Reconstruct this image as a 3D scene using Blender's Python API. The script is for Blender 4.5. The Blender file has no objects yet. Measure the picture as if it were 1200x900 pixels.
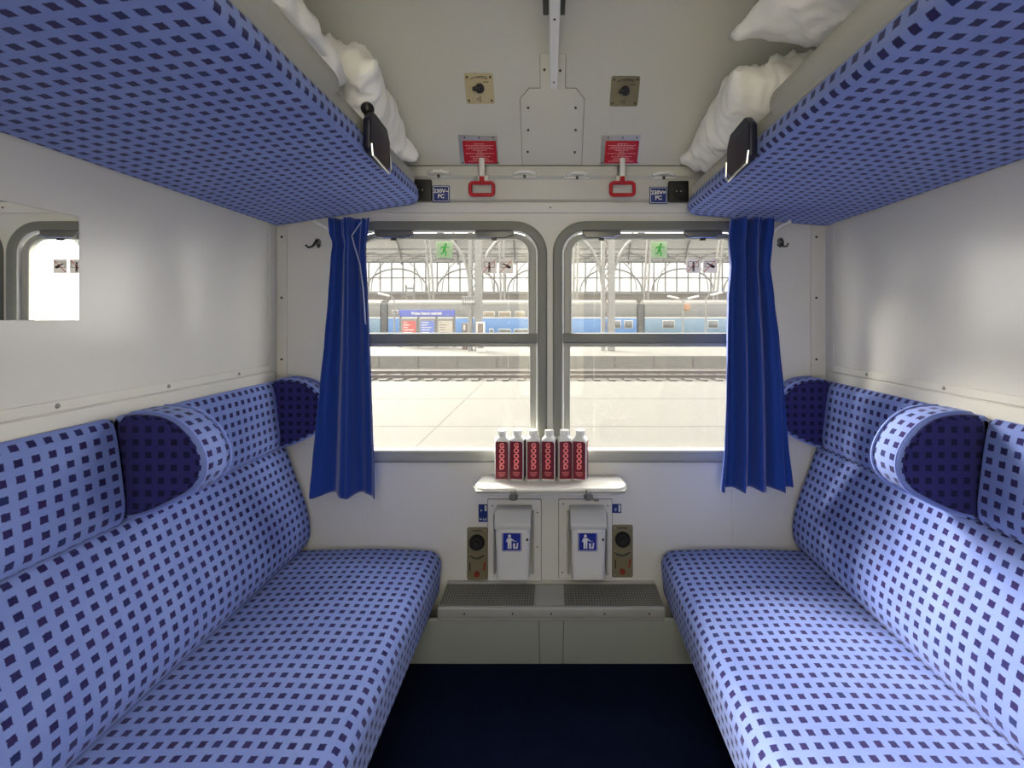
import bpy, bmesh, math, random
from mathutils import Vector, Matrix, noise
random.seed(4)
PI = math.pi
SC = bpy.context.scene
COL = SC.collection

# ------------------------------------------------------------------ room measures
W = 0.98            # half width of the compartment
CAM = Vector((0.0, -1.646, 1.19))
F = 540.0           # focal length for a 1200 px wide frame
CX, CY = 646.0, 373.0
LEN = 2.10

def wx(px, d=1.646): return (px - CX) * d / F
def wz(py, d=1.646): return CAM.z - (py - CY) * d / F

# ------------------------------------------------------------------ materials
MATS = {}
def srgb(r, g, b):
    f = lambda c: (c / 12.92 if c <= .04045 else ((c + .055) / 1.055) ** 2.4)
    return (f(r / 255), f(g / 255), f(b / 255), 1)

def new_mat(name):
    m = bpy.data.materials.new(name); m.use_nodes = True
    nt = m.node_tree
    b = nt.nodes['Principled BSDF']
    MATS[name] = m
    return m, nt, b

def mat(name, col, rough=.5, metal=0., spec=.5, mottled=0., bump=0., bscale=200., coat=0., sheen=0.):
    m, nt, b = new_mat(name)
    b.inputs['Base Color'].default_value = col
    b.inputs['Roughness'].default_value = rough
    b.inputs['Metallic'].default_value = metal
    b.inputs['Specular IOR Level'].default_value = spec
    b.inputs['Coat Weight'].default_value = coat
    b.inputs['Sheen Weight'].default_value = sheen
    tc = nt.nodes.new('ShaderNodeTexCoord')
    if mottled:
        n = nt.nodes.new('ShaderNodeTexNoise'); n.inputs['Scale'].default_value = 9; n.inputs['Detail'].default_value = 5
        nt.links.new(tc.outputs['Object'], n.inputs['Vector'])
        mx = nt.nodes.new('ShaderNodeMix'); mx.data_type = 'RGBA'
        mx.inputs['A'].default_value = tuple(c * (1 - mottled) for c in col[:3]) + (1,)
        mx.inputs['B'].default_value = tuple(min(1, c * (1 + mottled)) for c in col[:3]) + (1,)
        nt.links.new(n.outputs['Fac'], mx.inputs['Factor'])
        nt.links.new(mx.outputs['Result'], b.inputs['Base Color'])
    if bump:
        n = nt.nodes.new('ShaderNodeTexNoise'); n.inputs['Scale'].default_value = bscale; n.inputs['Detail'].default_value = 3
        nt.links.new(tc.outputs['Object'], n.inputs['Vector'])
        bp = nt.nodes.new('ShaderNodeBump'); bp.inputs['Strength'].default_value = bump; bp.inputs['Distance'].default_value = .002
        nt.links.new(n.outputs['Fac'], bp.inputs['Height'])
        nt.links.new(bp.outputs['Normal'], b.inputs['Normal'])
    return m

def fabric_mat(name, base, base2, sq):
    """plush moquette: a square grid of dark squares, read from UV in metres"""
    m, nt, b = new_mat(name)
    N, L = nt.nodes.new, nt.links.new
    uv = N('ShaderNodeUVMap'); uv.uv_map = 'UVMap'
    ns = N('ShaderNodeTexNoise'); ns.inputs['Scale'].default_value = 260; ns.inputs['Detail'].default_value = 2
    L(uv.outputs['UV'], ns.inputs['Vector'])
    sub = N('ShaderNodeVectorMath'); sub.operation = 'SUBTRACT'; sub.inputs[1].default_value = (.5, .5, .5)
    L(ns.outputs['Color'], sub.inputs[0])
    sc = N('ShaderNodeVectorMath'); sc.operation = 'SCALE'; sc.inputs['Scale'].default_value = .0035
    L(sub.outputs[0], sc.inputs[0])
    add = N('ShaderNodeVectorMath'); add.operation = 'ADD'
    L(uv.outputs['UV'], add.inputs[0]); L(sc.outputs[0], add.inputs[1])
    k = N('ShaderNodeVectorMath'); k.operation = 'SCALE'; k.inputs['Scale'].default_value = 1 / .0282
    L(add.outputs[0], k.inputs[0])
    fr = N('ShaderNodeVectorMath'); fr.operation = 'FRACTION'; L(k.outputs[0], fr.inputs[0])
    fl = N('ShaderNodeVectorMath'); fl.operation = 'FLOOR'; L(k.outputs[0], fl.inputs[0])
    c = N('ShaderNodeVectorMath'); c.operation = 'SUBTRACT'; c.inputs[1].default_value = (.5, .5, .5); L(fr.outputs[0], c.inputs[0])
    ab = N('ShaderNodeVectorMath'); ab.operation = 'ABSOLUTE'; L(c.outputs[0], ab.inputs[0])
    sx = N('ShaderNodeSeparateXYZ'); L(ab.outputs[0], sx.inputs[0])
    mx = N('ShaderNodeMath'); mx.operation = 'MAXIMUM'; L(sx.outputs['X'], mx.inputs[0]); L(sx.outputs['Y'], mx.inputs[1])
    mr = N('ShaderNodeMapRange'); mr.interpolation_type = 'SMOOTHSTEP'
    mr.inputs['From Min'].default_value = .215; mr.inputs['From Max'].default_value = .275
    mr.inputs['To Min'].default_value = 1; mr.inputs['To Max'].default_value = 0
    L(mx.outputs[0], mr.inputs['Value'])
    wn = N('ShaderNodeTexWhiteNoise'); wn.noise_dimensions = '2D'; L(fl.outputs[0], wn.inputs['Vector'])
    rp = N('ShaderNodeValToRGB'); L(wn.outputs['Value'], rp.inputs['Fac'])
    e = rp.color_ramp.elements
    e[0].position = 0; e[0].color = sq[0]; e[1].position = 1; e[1].color = sq[2]
    x = e.new(.45); x.color = sq[1]
    big = N('ShaderNodeTexNoise'); big.inputs['Scale'].default_value = 14; big.inputs['Detail'].default_value = 3
    L(uv.outputs['UV'], big.inputs['Vector'])
    bm_ = N('ShaderNodeMix'); bm_.data_type = 'RGBA'; bm_.inputs['A'].default_value = base; bm_.inputs['B'].default_value = base2
    L(big.outputs['Fac'], bm_.inputs['Factor'])
    mix = N('ShaderNodeMix'); mix.data_type = 'RGBA'
    L(mr.outputs['Result'], mix.inputs['Factor']); L(bm_.outputs['Result'], mix.inputs['A']); L(rp.outputs['Color'], mix.inputs['B'])
    L(mix.outputs['Result'], b.inputs['Base Color'])
    b.inputs['Roughness'].default_value = .85
    b.inputs['Specular IOR Level'].default_value = .15
    b.inputs['Sheen Weight'].default_value = .22
    b.inputs['Sheen Roughness'].default_value = .45
    b.inputs['Sheen Tint'].default_value = (.75, .82, 1, 1)
    fz = N('ShaderNodeTexNoise'); fz.inputs['Scale'].default_value = 700; L(uv.outputs['UV'], fz.inputs['Vector'])
    bp = N('ShaderNodeBump'); bp.inputs['Strength'].default_value = .5; bp.inputs['Distance'].default_value = .0015
    L(fz.outputs['Fac'], bp.inputs['Height']); L(bp.outputs['Normal'], b.inputs['Normal'])
    return m

def glass_mat(name, dirt, tint=(1, 1, 1, 1)):
    """thin dusty pane: mostly clear, a little scattering dust, a weak reflection"""
    m = bpy.data.materials.new(name); m.use_nodes = True; MATS[name] = m
    nt = m.node_tree; nt.nodes.clear(); N, L = nt.nodes.new, nt.links.new
    out = N('ShaderNodeOutputMaterial'); tr = N('ShaderNodeBsdfTransparent'); tr.inputs['Color'].default_value = tint
    tl = N('ShaderNodeBsdfTranslucent'); tl.inputs['Color'].default_value = (.95, .94, .9, 1)
    gl = N('ShaderNodeBsdfGlossy'); gl.inputs['Roughness'].default_value = .02
    m1 = N('ShaderNodeMixShader'); m1.inputs['Fac'].default_value = dirt
    L(tr.outputs[0], m1.inputs[1]); L(tl.outputs[0], m1.inputs[2])
    m2 = N('ShaderNodeMixShader'); m2.inputs['Fac'].default_value = .015
    L(m1.outputs[0], m2.inputs[1]); L(gl.outputs[0], m2.inputs[2])
    L(m2.outputs[0], out.inputs['Surface'])
    return m

def emit_mat(name, col, s):
    m = bpy.data.materials.new(name); m.use_nodes = True; MATS[name] = m
    nt = m.node_tree; nt.nodes.clear()
    out = nt.nodes.new('ShaderNodeOutputMaterial'); e = nt.nodes.new('ShaderNodeEmission')
    e.inputs['Color'].default_value = col; e.inputs['Strength'].default_value = s
    nt.links.new(e.outputs[0], out.inputs['Surface']); return m

fabric_mat('moquette', srgb(108, 126, 194), srgb(130, 148, 206), [srgb(28, 28, 86), srgb(42, 28, 84), srgb(26, 40, 94)])
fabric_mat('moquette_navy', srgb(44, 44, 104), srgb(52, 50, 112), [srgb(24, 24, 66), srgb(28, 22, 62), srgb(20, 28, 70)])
mat('piping_blue', srgb(128, 148, 222), .8, sheen=.3)
mat('laminate', srgb(214, 213, 208), .24, spec=.5, mottled=.015)
mat('wall_paint', srgb(216, 216, 212), .42, mottled=.015)
mat('ceiling_paint', srgb(196, 196, 190), .38, mottled=.02)
mat('trim_white', srgb(214, 213, 206), .35)
mat('grey_rubber', srgb(122, 124, 118), .45)
mat('grey_frame', srgb(160, 161, 154), .35)
mat('alu', srgb(196, 196, 190), .28, metal=.55)
mat('alu_dark', srgb(120, 121, 118), .35, metal=.3)
mat('chrome', srgb(225, 225, 225), .12, metal=1)
mat('screw', srgb(70, 70, 66), .4, metal=.6)
mat('screw_light', srgb(150, 150, 145), .3, metal=.8)
mat('seam', srgb(96, 96, 90), .7)
mat('black', srgb(16, 16, 20), .4)
mat('dark_strap', srgb(14, 16, 40), .35, bump=.2, bscale=300)
mat('mesh_dark', srgb(40, 40, 40), .7)
mat('mesh_bar', srgb(138, 138, 132), .45, metal=.3)
mat('heater_grey', srgb(188, 196, 190), .5, mottled=.03)
mat('heater_top', srgb(164, 166, 162), .45, mottled=.03)
mat('carpet', srgb(8, 19, 44), .95, spec=.1, mottled=.35, bump=.8, bscale=500)
mat('under_dark', srgb(24, 28, 30), .7)
mat('curtain_blue', srgb(15, 57, 144), .7, spec=.25, sheen=.35, bump=.25, bscale=700)
mat('curtain_tape', srgb(150, 160, 190), .7)
mat('sheet', srgb(246, 246, 244), .4, spec=.5, bump=1., bscale=9)
for nd in MATS['sheet'].node_tree.nodes:
    if nd.type == 'TEX_NOISE': nd.noise_type = 'RIDGED_MULTIFRACTAL'; nd.inputs['Distortion'].default_value = .6
    if nd.type == 'BUMP': nd.inputs['Distance'].default_value = .010
mat('sheet_grey', srgb(172, 172, 164), .8, mottled=.03)
mat('beige', srgb(182, 170, 136), .5, mottled=.03)
mat('olive', srgb(122, 116, 92), .5, mottled=.05)
mat('red', srgb(178, 18, 36), .4)
mat('red_dull', srgb(140, 45, 38), .5)
mat('white', srgb(232, 232, 230), .4)
mat('sign_blue', srgb(24, 48, 122), .4)
mat('bin_blue', srgb(28, 46, 150), .35)
mat('bin_white', srgb(222, 223, 222), .3, mottled=.01)
mat('bin_lid', srgb(196, 198, 198), .35)
mat('print_pale', srgb(232, 170, 172), .5)
mat('label_wine', srgb(108, 10, 38), .35, mottled=.2)
mat('letter_pink', srgb(255, 140, 138), .4)
mat('bottle_white', srgb(228, 230, 228), .25)
mat('table_white', srgb(236, 235, 228), .3)
mat('mirror', (.92, .93, .92, 1), .01, metal=1)
mat('sticker_green', srgb(70, 215, 90), .5)
mat('print_white', srgb(214, 224, 214), .6)
def sticker_mat(name, col, f):
    m, nt, b = new_mat(name)
    b.inputs['Base Color'].default_value = col; b.inputs['Roughness'].default_value = .5
    t = nt.nodes.new('ShaderNodeBsdfTranslucent'); t.inputs['Color'].default_value = tuple(c * f for c in col[:3]) + (1,)
    ad = nt.nodes.new('ShaderNodeAddShader'); out = nt.nodes['Material Output']
    nt.links.new(b.outputs[0], ad.inputs[0]); nt.links.new(t.outputs[0], ad.inputs[1]); nt.links.new(ad.outputs[0], out.inputs['Surface'])
sticker_mat('sticker_white', srgb(235, 232, 230), .12)
sticker_mat('sticker_pale', srgb(205, 222, 196), .16)
glass_mat('pane', .010)
glass_mat('door_glass', .06, (.78, .75, .66, 1))
def ext_rgb(r, g, b, k=.22):
    c = srgb(r, g, b); return (c[0] * k, c[1] * k, c[2] * k, 1)
# outside
mat('concrete', ext_rgb(150, 146, 132, .085), .9, mottled=.10)
mat('kerb', ext_rgb(140, 137, 128, .17), .9, mottled=.06)
mat('kerb_line', ext_rgb(112, 109, 102, .09), .9)
mat('ballast', ext_rgb(118, 108, 98, .12), .95, mottled=.2, bump=.6, bscale=30)
mat('rail_rust', ext_rgb(84, 66, 58), .6, metal=.3)
mat('steel_pale', ext_rgb(150, 149, 145), .7)
mat('steel_rust', ext_rgb(142, 112, 100), .8, mottled=.2)
mat('steel_grey', ext_rgb(124, 125, 124), .7)
mat('brown_wall', ext_rgb(112, 104, 96), .9, mottled=.08)
mat('coach_blue', ext_rgb(40, 118, 186, .30), .5)
mat('coach_pale', ext_rgb(92, 134, 162, .28), .5)
mat('coach_grey', ext_rgb(122, 122, 120), .5)
mat('coach_white', ext_rgb(190, 190, 186, .40), .5)
mat('coach_roof', ext_rgb(130, 128, 122), .7)
mat('coach_glass', ext_rgb(92, 94, 92), .3)
mat('coach_yellow', ext_rgb(160, 142, 110), .5)  # plain yellowish colour for some coach windows
mat('gangway', ext_rgb(74, 78, 80), .8)
mat('sign_cobalt', ext_rgb(30, 58, 170, .34), .5)
mat('poster_red', ext_rgb(186, 44, 40, .34), .5)
mat('poster_blue', ext_rgb(66, 98, 184, .34), .5)
mat('poster_white', ext_rgb(180, 174, 156, .34), .5)
mat('poster_brown', ext_rgb(126, 100, 84), .6)
mat('lamp_orange', ext_rgb(190, 130, 70), .5)
glass_mat('roof_glass', .18, (.95, .95, .94, 1))
mat('roof_board', srgb(120, 120, 116), .9)
glass_mat('sky_dim_glass', .01, (.37, .37, .37, 1))  # grey tint put in to dim the bright sky behind the screen
emit_mat('fill_glow', (1, .94, .82, 1), 12)  # emission of the added fill lamp

# ------------------------------------------------------------------ helpers
def link_mesh(name, me, material, parent=None, smooth=None):
    o = bpy.data.objects.new(name, me); COL.objects.link(o)
    if material and not me.materials:
        me.materials.append(MATS[material])
    if smooth is not None:
        me.polygons.foreach_set('use_smooth', [True] * len(me.polygons))
        me.set_sharp_from_angle(angle=math.radians(smooth))
    if parent: o.parent = parent
    return o

def obj(name, bm, material, parent=None, smooth=35):
    me = bpy.data.meshes.new(name); bm.normal_update(); bm.to_mesh(me); bm.free()
    return link_mesh(name, me, material, parent, smooth)

def tag(o, label, cat, group=None, kind=None):
    o['label'] = label; o['category'] = cat
    if group: o['group'] = group
    if kind: o['kind'] = kind
    return o

def thing(name, label, cat, loc=(0, 0, 0), group=None):
    o = bpy.data.objects.new(name, None); COL.objects.link(o)
    o.location = loc; o.empty_display_size = .05
    return tag(o, label, cat, group)

def struct(name, bm, m, parent=None, smooth=35):
    o = obj(name, bm, m, parent, smooth); o['kind'] = 'structure'; return o

def settle(root):
    """make the parts keep their world place when the root empty stands away from the origin"""
    for ch in root.children:
        ch.matrix_parent_inverse = Matrix.Translation(-root.location)

def B(): return bmesh.new()

def box(bm, x0, x1, y0, y1, z0, z1, bev=0., seg=2, M=None):
    mtx = Matrix.Translation(((x0 + x1) / 2, (y0 + y1) / 2, (z0 + z1) / 2)) @ Matrix.Diagonal((abs(x1 - x0), abs(y1 - y0), abs(z1 - z0), 1))
    r = bmesh.ops.create_cube(bm, size=1, matrix=mtx)
    vs = r['verts']
    if bev:
        es = list({e for v in vs for e in v.link_edges})
        q = bmesh.ops.bevel(bm, geom=es, offset=bev, segments=seg, affect='EDGES', profile=.5, clamp_overlap=True)
        vs = list({v for f in q['faces'] for v in f.verts} | {v for v in vs if v.is_valid})
    if M is not None: bmesh.ops.transform(bm, matrix=M, verts=vs)
    return bm

def cyl(bm, p0, p1, r0, r1=None, seg=20, caps=True):
    p0, p1 = Vector(p0), Vector(p1); r1 = r0 if r1 is None else r1
    d = p1 - p0
    q = Vector((0, 0, 1)).rotation_difference(d.normalized()).to_matrix().to_4x4()
    M = Matrix.Translation((p0 + p1) / 2) @ q
    bmesh.ops.create_cone(bm, cap_ends=caps, cap_tris=False, segments=seg, radius1=r0, radius2=r1, depth=d.length, matrix=M)
    return bm

def ball(bm, c, r, sx=1, sy=1, sz=1, seg=16):
    bmesh.ops.create_uvsphere(bm, u_segments=seg, v_segments=seg // 2 + 2, radius=r,
                              matrix=Matrix.Translation(c) @ Matrix.Diagonal((sx, sy, sz, 1)))
    return bm

def tube(bm, pts, r, seg=10, closed=False, flat=1.0):
    pts = [Vector(p) for p in pts]; n = len(pts)
    rings = []; up = None
    for i, p in enumerate(pts):
        a = pts[(i - 1) % n] if (closed or i > 0) else p
        b = pts[(i + 1) % n] if (closed or i < n - 1) else p
        t = (b - a).normalized()
        if up is None:
            up = Vector((0, 0, 1)) if abs(t.z) < .9 else Vector((0, 1, 0))
        s = t.cross(up).normalized(); up = s.cross(t).normalized()
        rr = r[i] if isinstance(r, (list, tuple)) else r
        rings.append([bm.verts.new(p + s * math.cos(k * 2 * PI / seg) * rr + up * math.sin(k * 2 * PI / seg) * rr * flat) for k in range(seg)])
    m = n if closed else n - 1
    for i in range(m):
        A, C = rings[i], rings[(i + 1) % n]
        for k in range(seg):
            bm.faces.new((A[k], A[(k + 1) % seg], C[(k + 1) % seg], C[k]))
    if not closed:
        bm.faces.new(rings[0][::-1]); bm.faces.new(rings[-1])
    return bm

def fillet(poly, r, seg=6):
    """round the corners of a closed polygon; r is one radius or one per corner"""
    out = []; n = len(poly)
    for i in range(n):
        p = Vector(poly[i]); a = Vector(poly[i - 1]); b = Vector(poly[(i + 1) % n])
        rr = r[i] if isinstance(r, (list, tuple)) else r
        u, v = (a - p), (b - p)
        if rr <= 0: out.append(tuple(p)); continue
        ang = u.angle(v)
        if ang > PI - .02: out.append(tuple(p)); continue
        t = min(rr / math.tan(ang / 2), u.length * .49, v.length * .49)
        u.normalize(); v.normalize()
        rr = t * math.tan(ang / 2)
        c = p + (u + v).normalized() * (rr / math.sin(ang / 2))
        s0 = p + u * t - c; s1 = p + v * t - c
        tot = s0.angle_signed(s1)
        for k in range(seg + 1):
            th = -tot * k / seg
            out.append((c.x + s0.x * math.cos(th) - s0.y * math.sin(th), c.y + s0.x * math.sin(th) + s0.y * math.cos(th)))
    return out

def rrect(x0, x1, y0, y1, r, seg=6):
    return fillet([(x0, y0), (x1, y0), (x1, y1), (x0, y1)], r, seg)

def plate_mesh(outer, holes=(), thick=.01, bevel=0., M=None):
    """flat shape with holes in the local XY plane, from z = 0 to z = thick"""
    cu = bpy.data.curves.new('tmp', 'CURVE'); cu.dimensions = '2D'; cu.fill_mode = 'BOTH'
    for pl in [outer] + list(holes):
        sp = cu.splines.new('POLY'); sp.points.add(len(pl) - 1); sp.use_cyclic_u = True
        for p, q in zip(sp.points, pl): p.co = (q[0], q[1], 0, 1)
    cu.extrude = thick / 2 - bevel; cu.bevel_depth = bevel; cu.bevel_resolution = 2
    if bevel: cu.offset = -bevel
    o = bpy.data.objects.new('tmp', cu); COL.objects.link(o)
    dg = bpy.context.evaluated_depsgraph_get(); dg.update()
    me = bpy.data.meshes.new_from_object(o.evaluated_get(dg))
    bpy.data.objects.remove(o); bpy.data.curves.remove(cu)
    me.materials.clear()
    bm = bmesh.new(); bm.from_mesh(me); bpy.data.meshes.remove(me)
    bmesh.ops.remove_doubles(bm, verts=bm.verts, dist=1e-6)
    bmesh.ops.translate(bm, vec=(0, 0, thick / 2), verts=bm.verts)
    if M is not None: bmesh.ops.transform(bm, matrix=M, verts=bm.verts)
    bmesh.ops.recalc_face_normals(bm, faces=bm.faces)
    return bm

def merge(bm, other):
    me = bpy.data.meshes.new('tmp'); other.to_mesh(me); other.free(); bm.from_mesh(me); bpy.data.meshes.remove(me); return bm

def text_bm(s, size, M=None, depth=.0006, spacing=1., line=1.0, bold=0.):
    cu = bpy.data.curves.new('tmp', 'FONT'); cu.body = s; cu.size = size; cu.extrude = depth; cu.align_x = 'CENTER'; cu.align_y = 'CENTER'
    cu.space_character = spacing; cu.space_line = line; cu.offset = bold; cu.resolution_u = 3
    o = bpy.data.objects.new('tmp', cu); COL.objects.link(o)
    dg = bpy.context.evaluated_depsgraph_get(); dg.update()
    me = bpy.data.meshes.new_from_object(o.evaluated_get(dg))
    bpy.data.objects.remove(o); bpy.data.curves.remove(cu)
    me.materials.clear()
    bm = bmesh.new(); bm.from_mesh(me); bpy.data.meshes.remove(me)
    if M is not None: bmesh.ops.transform(bm, matrix=M, verts=bm.verts)
    return bm

# local plate axes (u right, v up, w out of the wall into the room) placed on real surfaces
def on_wall(x=0, z=0, n=0):
    """plate frame on the window wall: u = x, v = z, w = towards the room"""
    return Matrix(((1, 0, 0, x), (0, 0, -1, -n), (0, 1, 0, z), (0, 0, 0, 1)))

SL_T = Vector((0, -.585, .811)); SL_N = Vector((0, -.811, -.585)); SL_0 = Vector((0, -.03, 1.729))
def on_slope(u=0, v=0, w=0):
    p = SL_0 + Vector((u, 0, 0)) + SL_T * v + SL_N * w
    return Matrix(((1, 0, 0, p.x), (0, SL_T.y, SL_N.y, p.y), (0, SL_T.z, SL_N.z, p.z), (0, 0, 0, 1)))
def slope_uv(px, py):
    d = Vector(((px - CX) / F, 1, -(py - CY) / F))
    t = (SL_0 - CAM).dot(SL_N) / d.dot(SL_N)
    p = CAM + d * t - SL_0
    return p.x, p.dot(SL_T)

def loft_y(prof, y0, y1, r=.025, step=.1, k=5):
    """closed (x, z) profile swept along y with rounded ends; UV in metres"""
    n = len(prof)
    area = sum(prof[i][0] * prof[(i + 1) % n][1] - prof[(i + 1) % n][0] * prof[i][1] for i in range(n))
    sg = 1 if area > 0 else -1
    nor = []
    for i in range(n):
        a, p, b = Vector(prof[i - 1]), Vector(prof[i]), Vector(prof[(i + 1) % n])
        t = ((p - a).normalized() + (b - p).normalized())
        t = t.normalized() if t.length > 1e-6 else (b - p).normalized()
        nor.append(Vector((t.y, -t.x)) * sg)
    per = [0]
    for i in range(n): per.append(per[-1] + (Vector(prof[(i + 1) % n]) - Vector(prof[i])).length)
    stations = []
    for i in range(k + 1):
        t = i / k * PI / 2
        stations.append((y0 + r * (1 - math.cos(t)), r * (1 - math.sin(t)), y0 + r - r * (PI / 2 - t)))
    m = max(2, int((y1 - y0) / step))
    for i in range(1, m):
        y = y0 + r + (y1 - y0 - 2 * r) * i / m; stations.append((y, 0, y))
    for i in range(k + 1):
        t = (1 - i / k) * PI / 2
        stations.append((y1 - r * (1 - math.cos(t)), r * (1 - math.sin(t)), y1 - r + r * (PI / 2 - t)))
    bm = bmesh.new(); uvl = bm.loops.layers.uv.new('UVMap')
    rings = [[bm.verts.new((p[0] - nn.x * ins, y, p[1] - nn.y * ins)) for p, nn in zip(prof, nor)] for (y, ins, u) in stations]
    for i in range(len(rings) - 1):
        for j in range(n):
            jj = (j + 1) % n
            f = bm.faces.new((rings[i][j], rings[i][jj], rings[i + 1][jj], rings[i + 1][j]))
            for lp, uv in zip(f.loops, ((stations[i][2], per[j]), (stations[i][2], per[j + 1]), (stations[i + 1][2], per[j + 1]), (stations[i + 1][2], per[j]))):
                lp[uvl].uv = uv
    for rg in (rings[0], rings[-1]):
        f = bm.faces.new(rg)
        for lp in f.loops: lp[uvl].uv = (lp.vert.co.x, lp.vert.co.z)
    bmesh.ops.recalc_face_normals(bm, faces=bm.faces)
    return bm

def smooth_prof(pts, it=2):
    """corner cutting for soft cushion outlines"""
    for _ in range(it):
        q = []
        for i in range(len(pts)):
            a, b = Vector(pts[i]), Vector(pts[(i + 1) % len(pts)])
            q += [tuple(a * .75 + b * .25), tuple(a * .25 + b * .75)]
        pts = q
    return pts

def side(pts, s):
    return [(p[0] * s, p[1]) for p in pts] if s > 0 else [(p[0] * s, p[1]) for p in pts][::-1]

# ================================================================== ROOM SHELL
struct('floor', box(B(), -W - .05, W + .05, -LEN - .05, .05, -.06, 0), 'carpet', smooth=None)

WZ0, WZ1 = .678, 1.535
WIN = [(-.745, -.0145), (.0055, .736)]
def win_outline(xa, xb, g=0.):
    return fillet([(xa + g, WZ0 + g), (xb - g, WZ0 + g), (xb - g, WZ1 - g), (xa + g, WZ1 - g)],
                  [max(.03 - g * .5, .008), max(.03 - g * .5, .008), max(.115 - g, .02), max(.115 - g, .02)], 10)
struct('wall_window', plate_mesh([(-W - .05, -.06), (W + .05, -.06), (W + .05, 2.35), (-W - .05, 2.35)],
       [win_outline(a, b, .004) for a, b in WIN], .07, 0, on_wall(0, 0, -.07)), 'wall_paint', smooth=None)
for s, nm in ((-1, 'wall_left'), (1, 'wall_right')):
    x0, x1 = (W, W + .05) if s > 0 else (-W - .05, -W)
    struct(nm, box(B(), x0, x1, -LEN - .05, 0, -.06, 2.35), 'laminate', smooth=None)

# ceiling and the sloping panel above the windows, one folded sheet
cp = [(0, 1.605), (.012, 1.612), (.018, 1.680), (.030, 1.690), (.030, 1.729), (.24, 2.020), (.30, 2.085), (.38, 2.135), (.50, 2.170), (.80, 2.20), (LEN + .05, 2.20)]
prof = [(-n, z) for n, z in cp]
bm = B()
vs = []
for x in (-W, W):
    ring = [bm.verts.new((x, y, z)) for y, z in prof] + [bm.verts.new((x, -LEN - .05, 2.33)), bm.verts.new((x, 0, 2.33))]
    vs.append(ring)
n = len(vs[0])
for i in range(n):
    bm.faces.new((vs[0][i], vs[0][(i + 1) % n], vs[1][(i + 1) % n], vs[1][i]))
bm.faces.new(vs[0]); bm.faces.new(vs[1][::-1])
bmesh.ops.recalc_face_normals(bm, faces=bm.faces)
struct('ceiling', bm, 'ceiling_paint', smooth=25)

# back wall with a glazed sliding door behind the camera
struct('wall_back', plate_mesh([(-W - .05, -.06), (W + .05, -.06), (W + .05, 2.35), (-W - .05, 2.35)],
       [rrect(-.36, .36, .001, 1.93, .02)], .05, 0, on_wall(0, 0, LEN)), 'laminate', smooth=None)
d1 = struct('door_1', plate_mesh(rrect(-.355, .355, .005, 1.925, .02), [rrect(-.27, .27, .55, 1.80, .05)], .03, .003, on_wall(0, 0, LEN + .01)), 'alu')
obj('door_glass', box(B(), -.275, .275, -LEN - .028, -LEN - .022, .545, 1.805), 'door_glass', d1, None)
obj('door_handle', tube(B(), [(.31, -LEN - .008, .95), (.31, -LEN + .03, .96), (.31, -LEN + .03, 1.14), (.31, -LEN - .008, 1.15)], .009), 'chrome', d1)

# skirting band on the side walls: the strip with screw heads just above the seat backs
ti = 0
for s, ys in ((-1, (-.205, -.47, -.735, -1.02)), (1, (-.22, -.50, -.78, -1.06))):
    ti += 1
    bm = B()
    a, b = sorted((s * W, s * (W - .004)))
    box(bm, a, b, -LEN, -.05, 1.006, 1.027, .0012, 1)
    t = struct('trim_%d' % ti, bm, 'trim_white')
    for y in ys:
        q = B(); ball(q, (s * (W - .004), y, 1.0165), .0052, .5, 1, 1, 12)
        obj('screw', q, 'screw_light', t)
    ti += 1
    a, b = sorted((s * W, s * (W - .008)))
    struct('trim_%d' % ti, box(B(), a, b, -LEN, -.02, .90, 1.0035, .002, 1), 'trim_white')
    ti += 1   # thin upright bead near the window corner
    a, b = sorted((s * W, s * (W - .003)))
    struct('trim_%d' % ti, box(B(), a, b, -.052, -.046, 1.03, 1.55, .001, 1), 'trim_white')
for xa, xb in ((wx(325), wx(337)), (wx(949.5), wx(962))):
    ti += 1
    t = struct('trim_%d' % ti, box(B(), xa, xb, -.0045, 0, .30, 1.604, .0012, 1), 'trim_white')
    for z in (wz(278), wz(349), wz(421)):
        obj('screw', cyl(B(), ((xa + xb) / 2, -.0045, z), ((xa + xb) / 2, -.0062, z), .0042, seg=10), 'screw', t)
# faint upright panel joints low on the window wall, and the narrow cap over the windows
for px in (427, 858):
    ti += 1
    struct('trim_%d' % ti, box(B(), wx(px) - .001, wx(px) + .001, -.0012, 0, .255, .677), 'trim_white', smooth=None)
ti += 1
t = struct('trim_%d' % ti, plate_mesh(rrect(-.955, .955, wz(250), wz(238), .002), (), .010, .002, on_wall()), 'wall_paint')
obj('screw', cyl(B(), (wx(645), -.012, wz(244)), (wx(645), -.010, wz(244)), .003, seg=8), 'screw', t)
ti += 1   # seam lines of the band under the sloping panel
bm = B()
box(bm, -W + .002, W - .002, -.0335, -.0295, wz(194.7, 1.616), wz(194, 1.616))
struct('trim_%d' % ti, bm, 'seam', smooth=None)

# ================================================================== WINDOWS
def person_sign(bm, M, k, s=1.):
    """little standing figure"""
    merge(bm, plate_mesh([(math.cos(a) * .11 * k, .36 * k + math.sin(a) * .11 * k) for a in [i * PI / 6 for i in range(12)]], (), .0006, 0, M))
    merge(bm, plate_mesh([(-.10 * k, -.02 * k), (.10 * k, -.02 * k), (.13 * k, .22 * k), (-.13 * k, .22 * k)], (), .0006, 0, M))
    merge(bm, plate_mesh([(-.10 * k, -.5 * k), (-.02 * k, -.5 * k), (0, -.03 * k), (-.10 * k, -.03 * k)], (), .0006, 0, M))
    merge(bm, plate_mesh([(.10 * k, -.5 * k), (.02 * k, -.5 * k), (0, -.03 * k), (.10 * k, -.03 * k)][::-1], (), .0006, 0, M))

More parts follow.
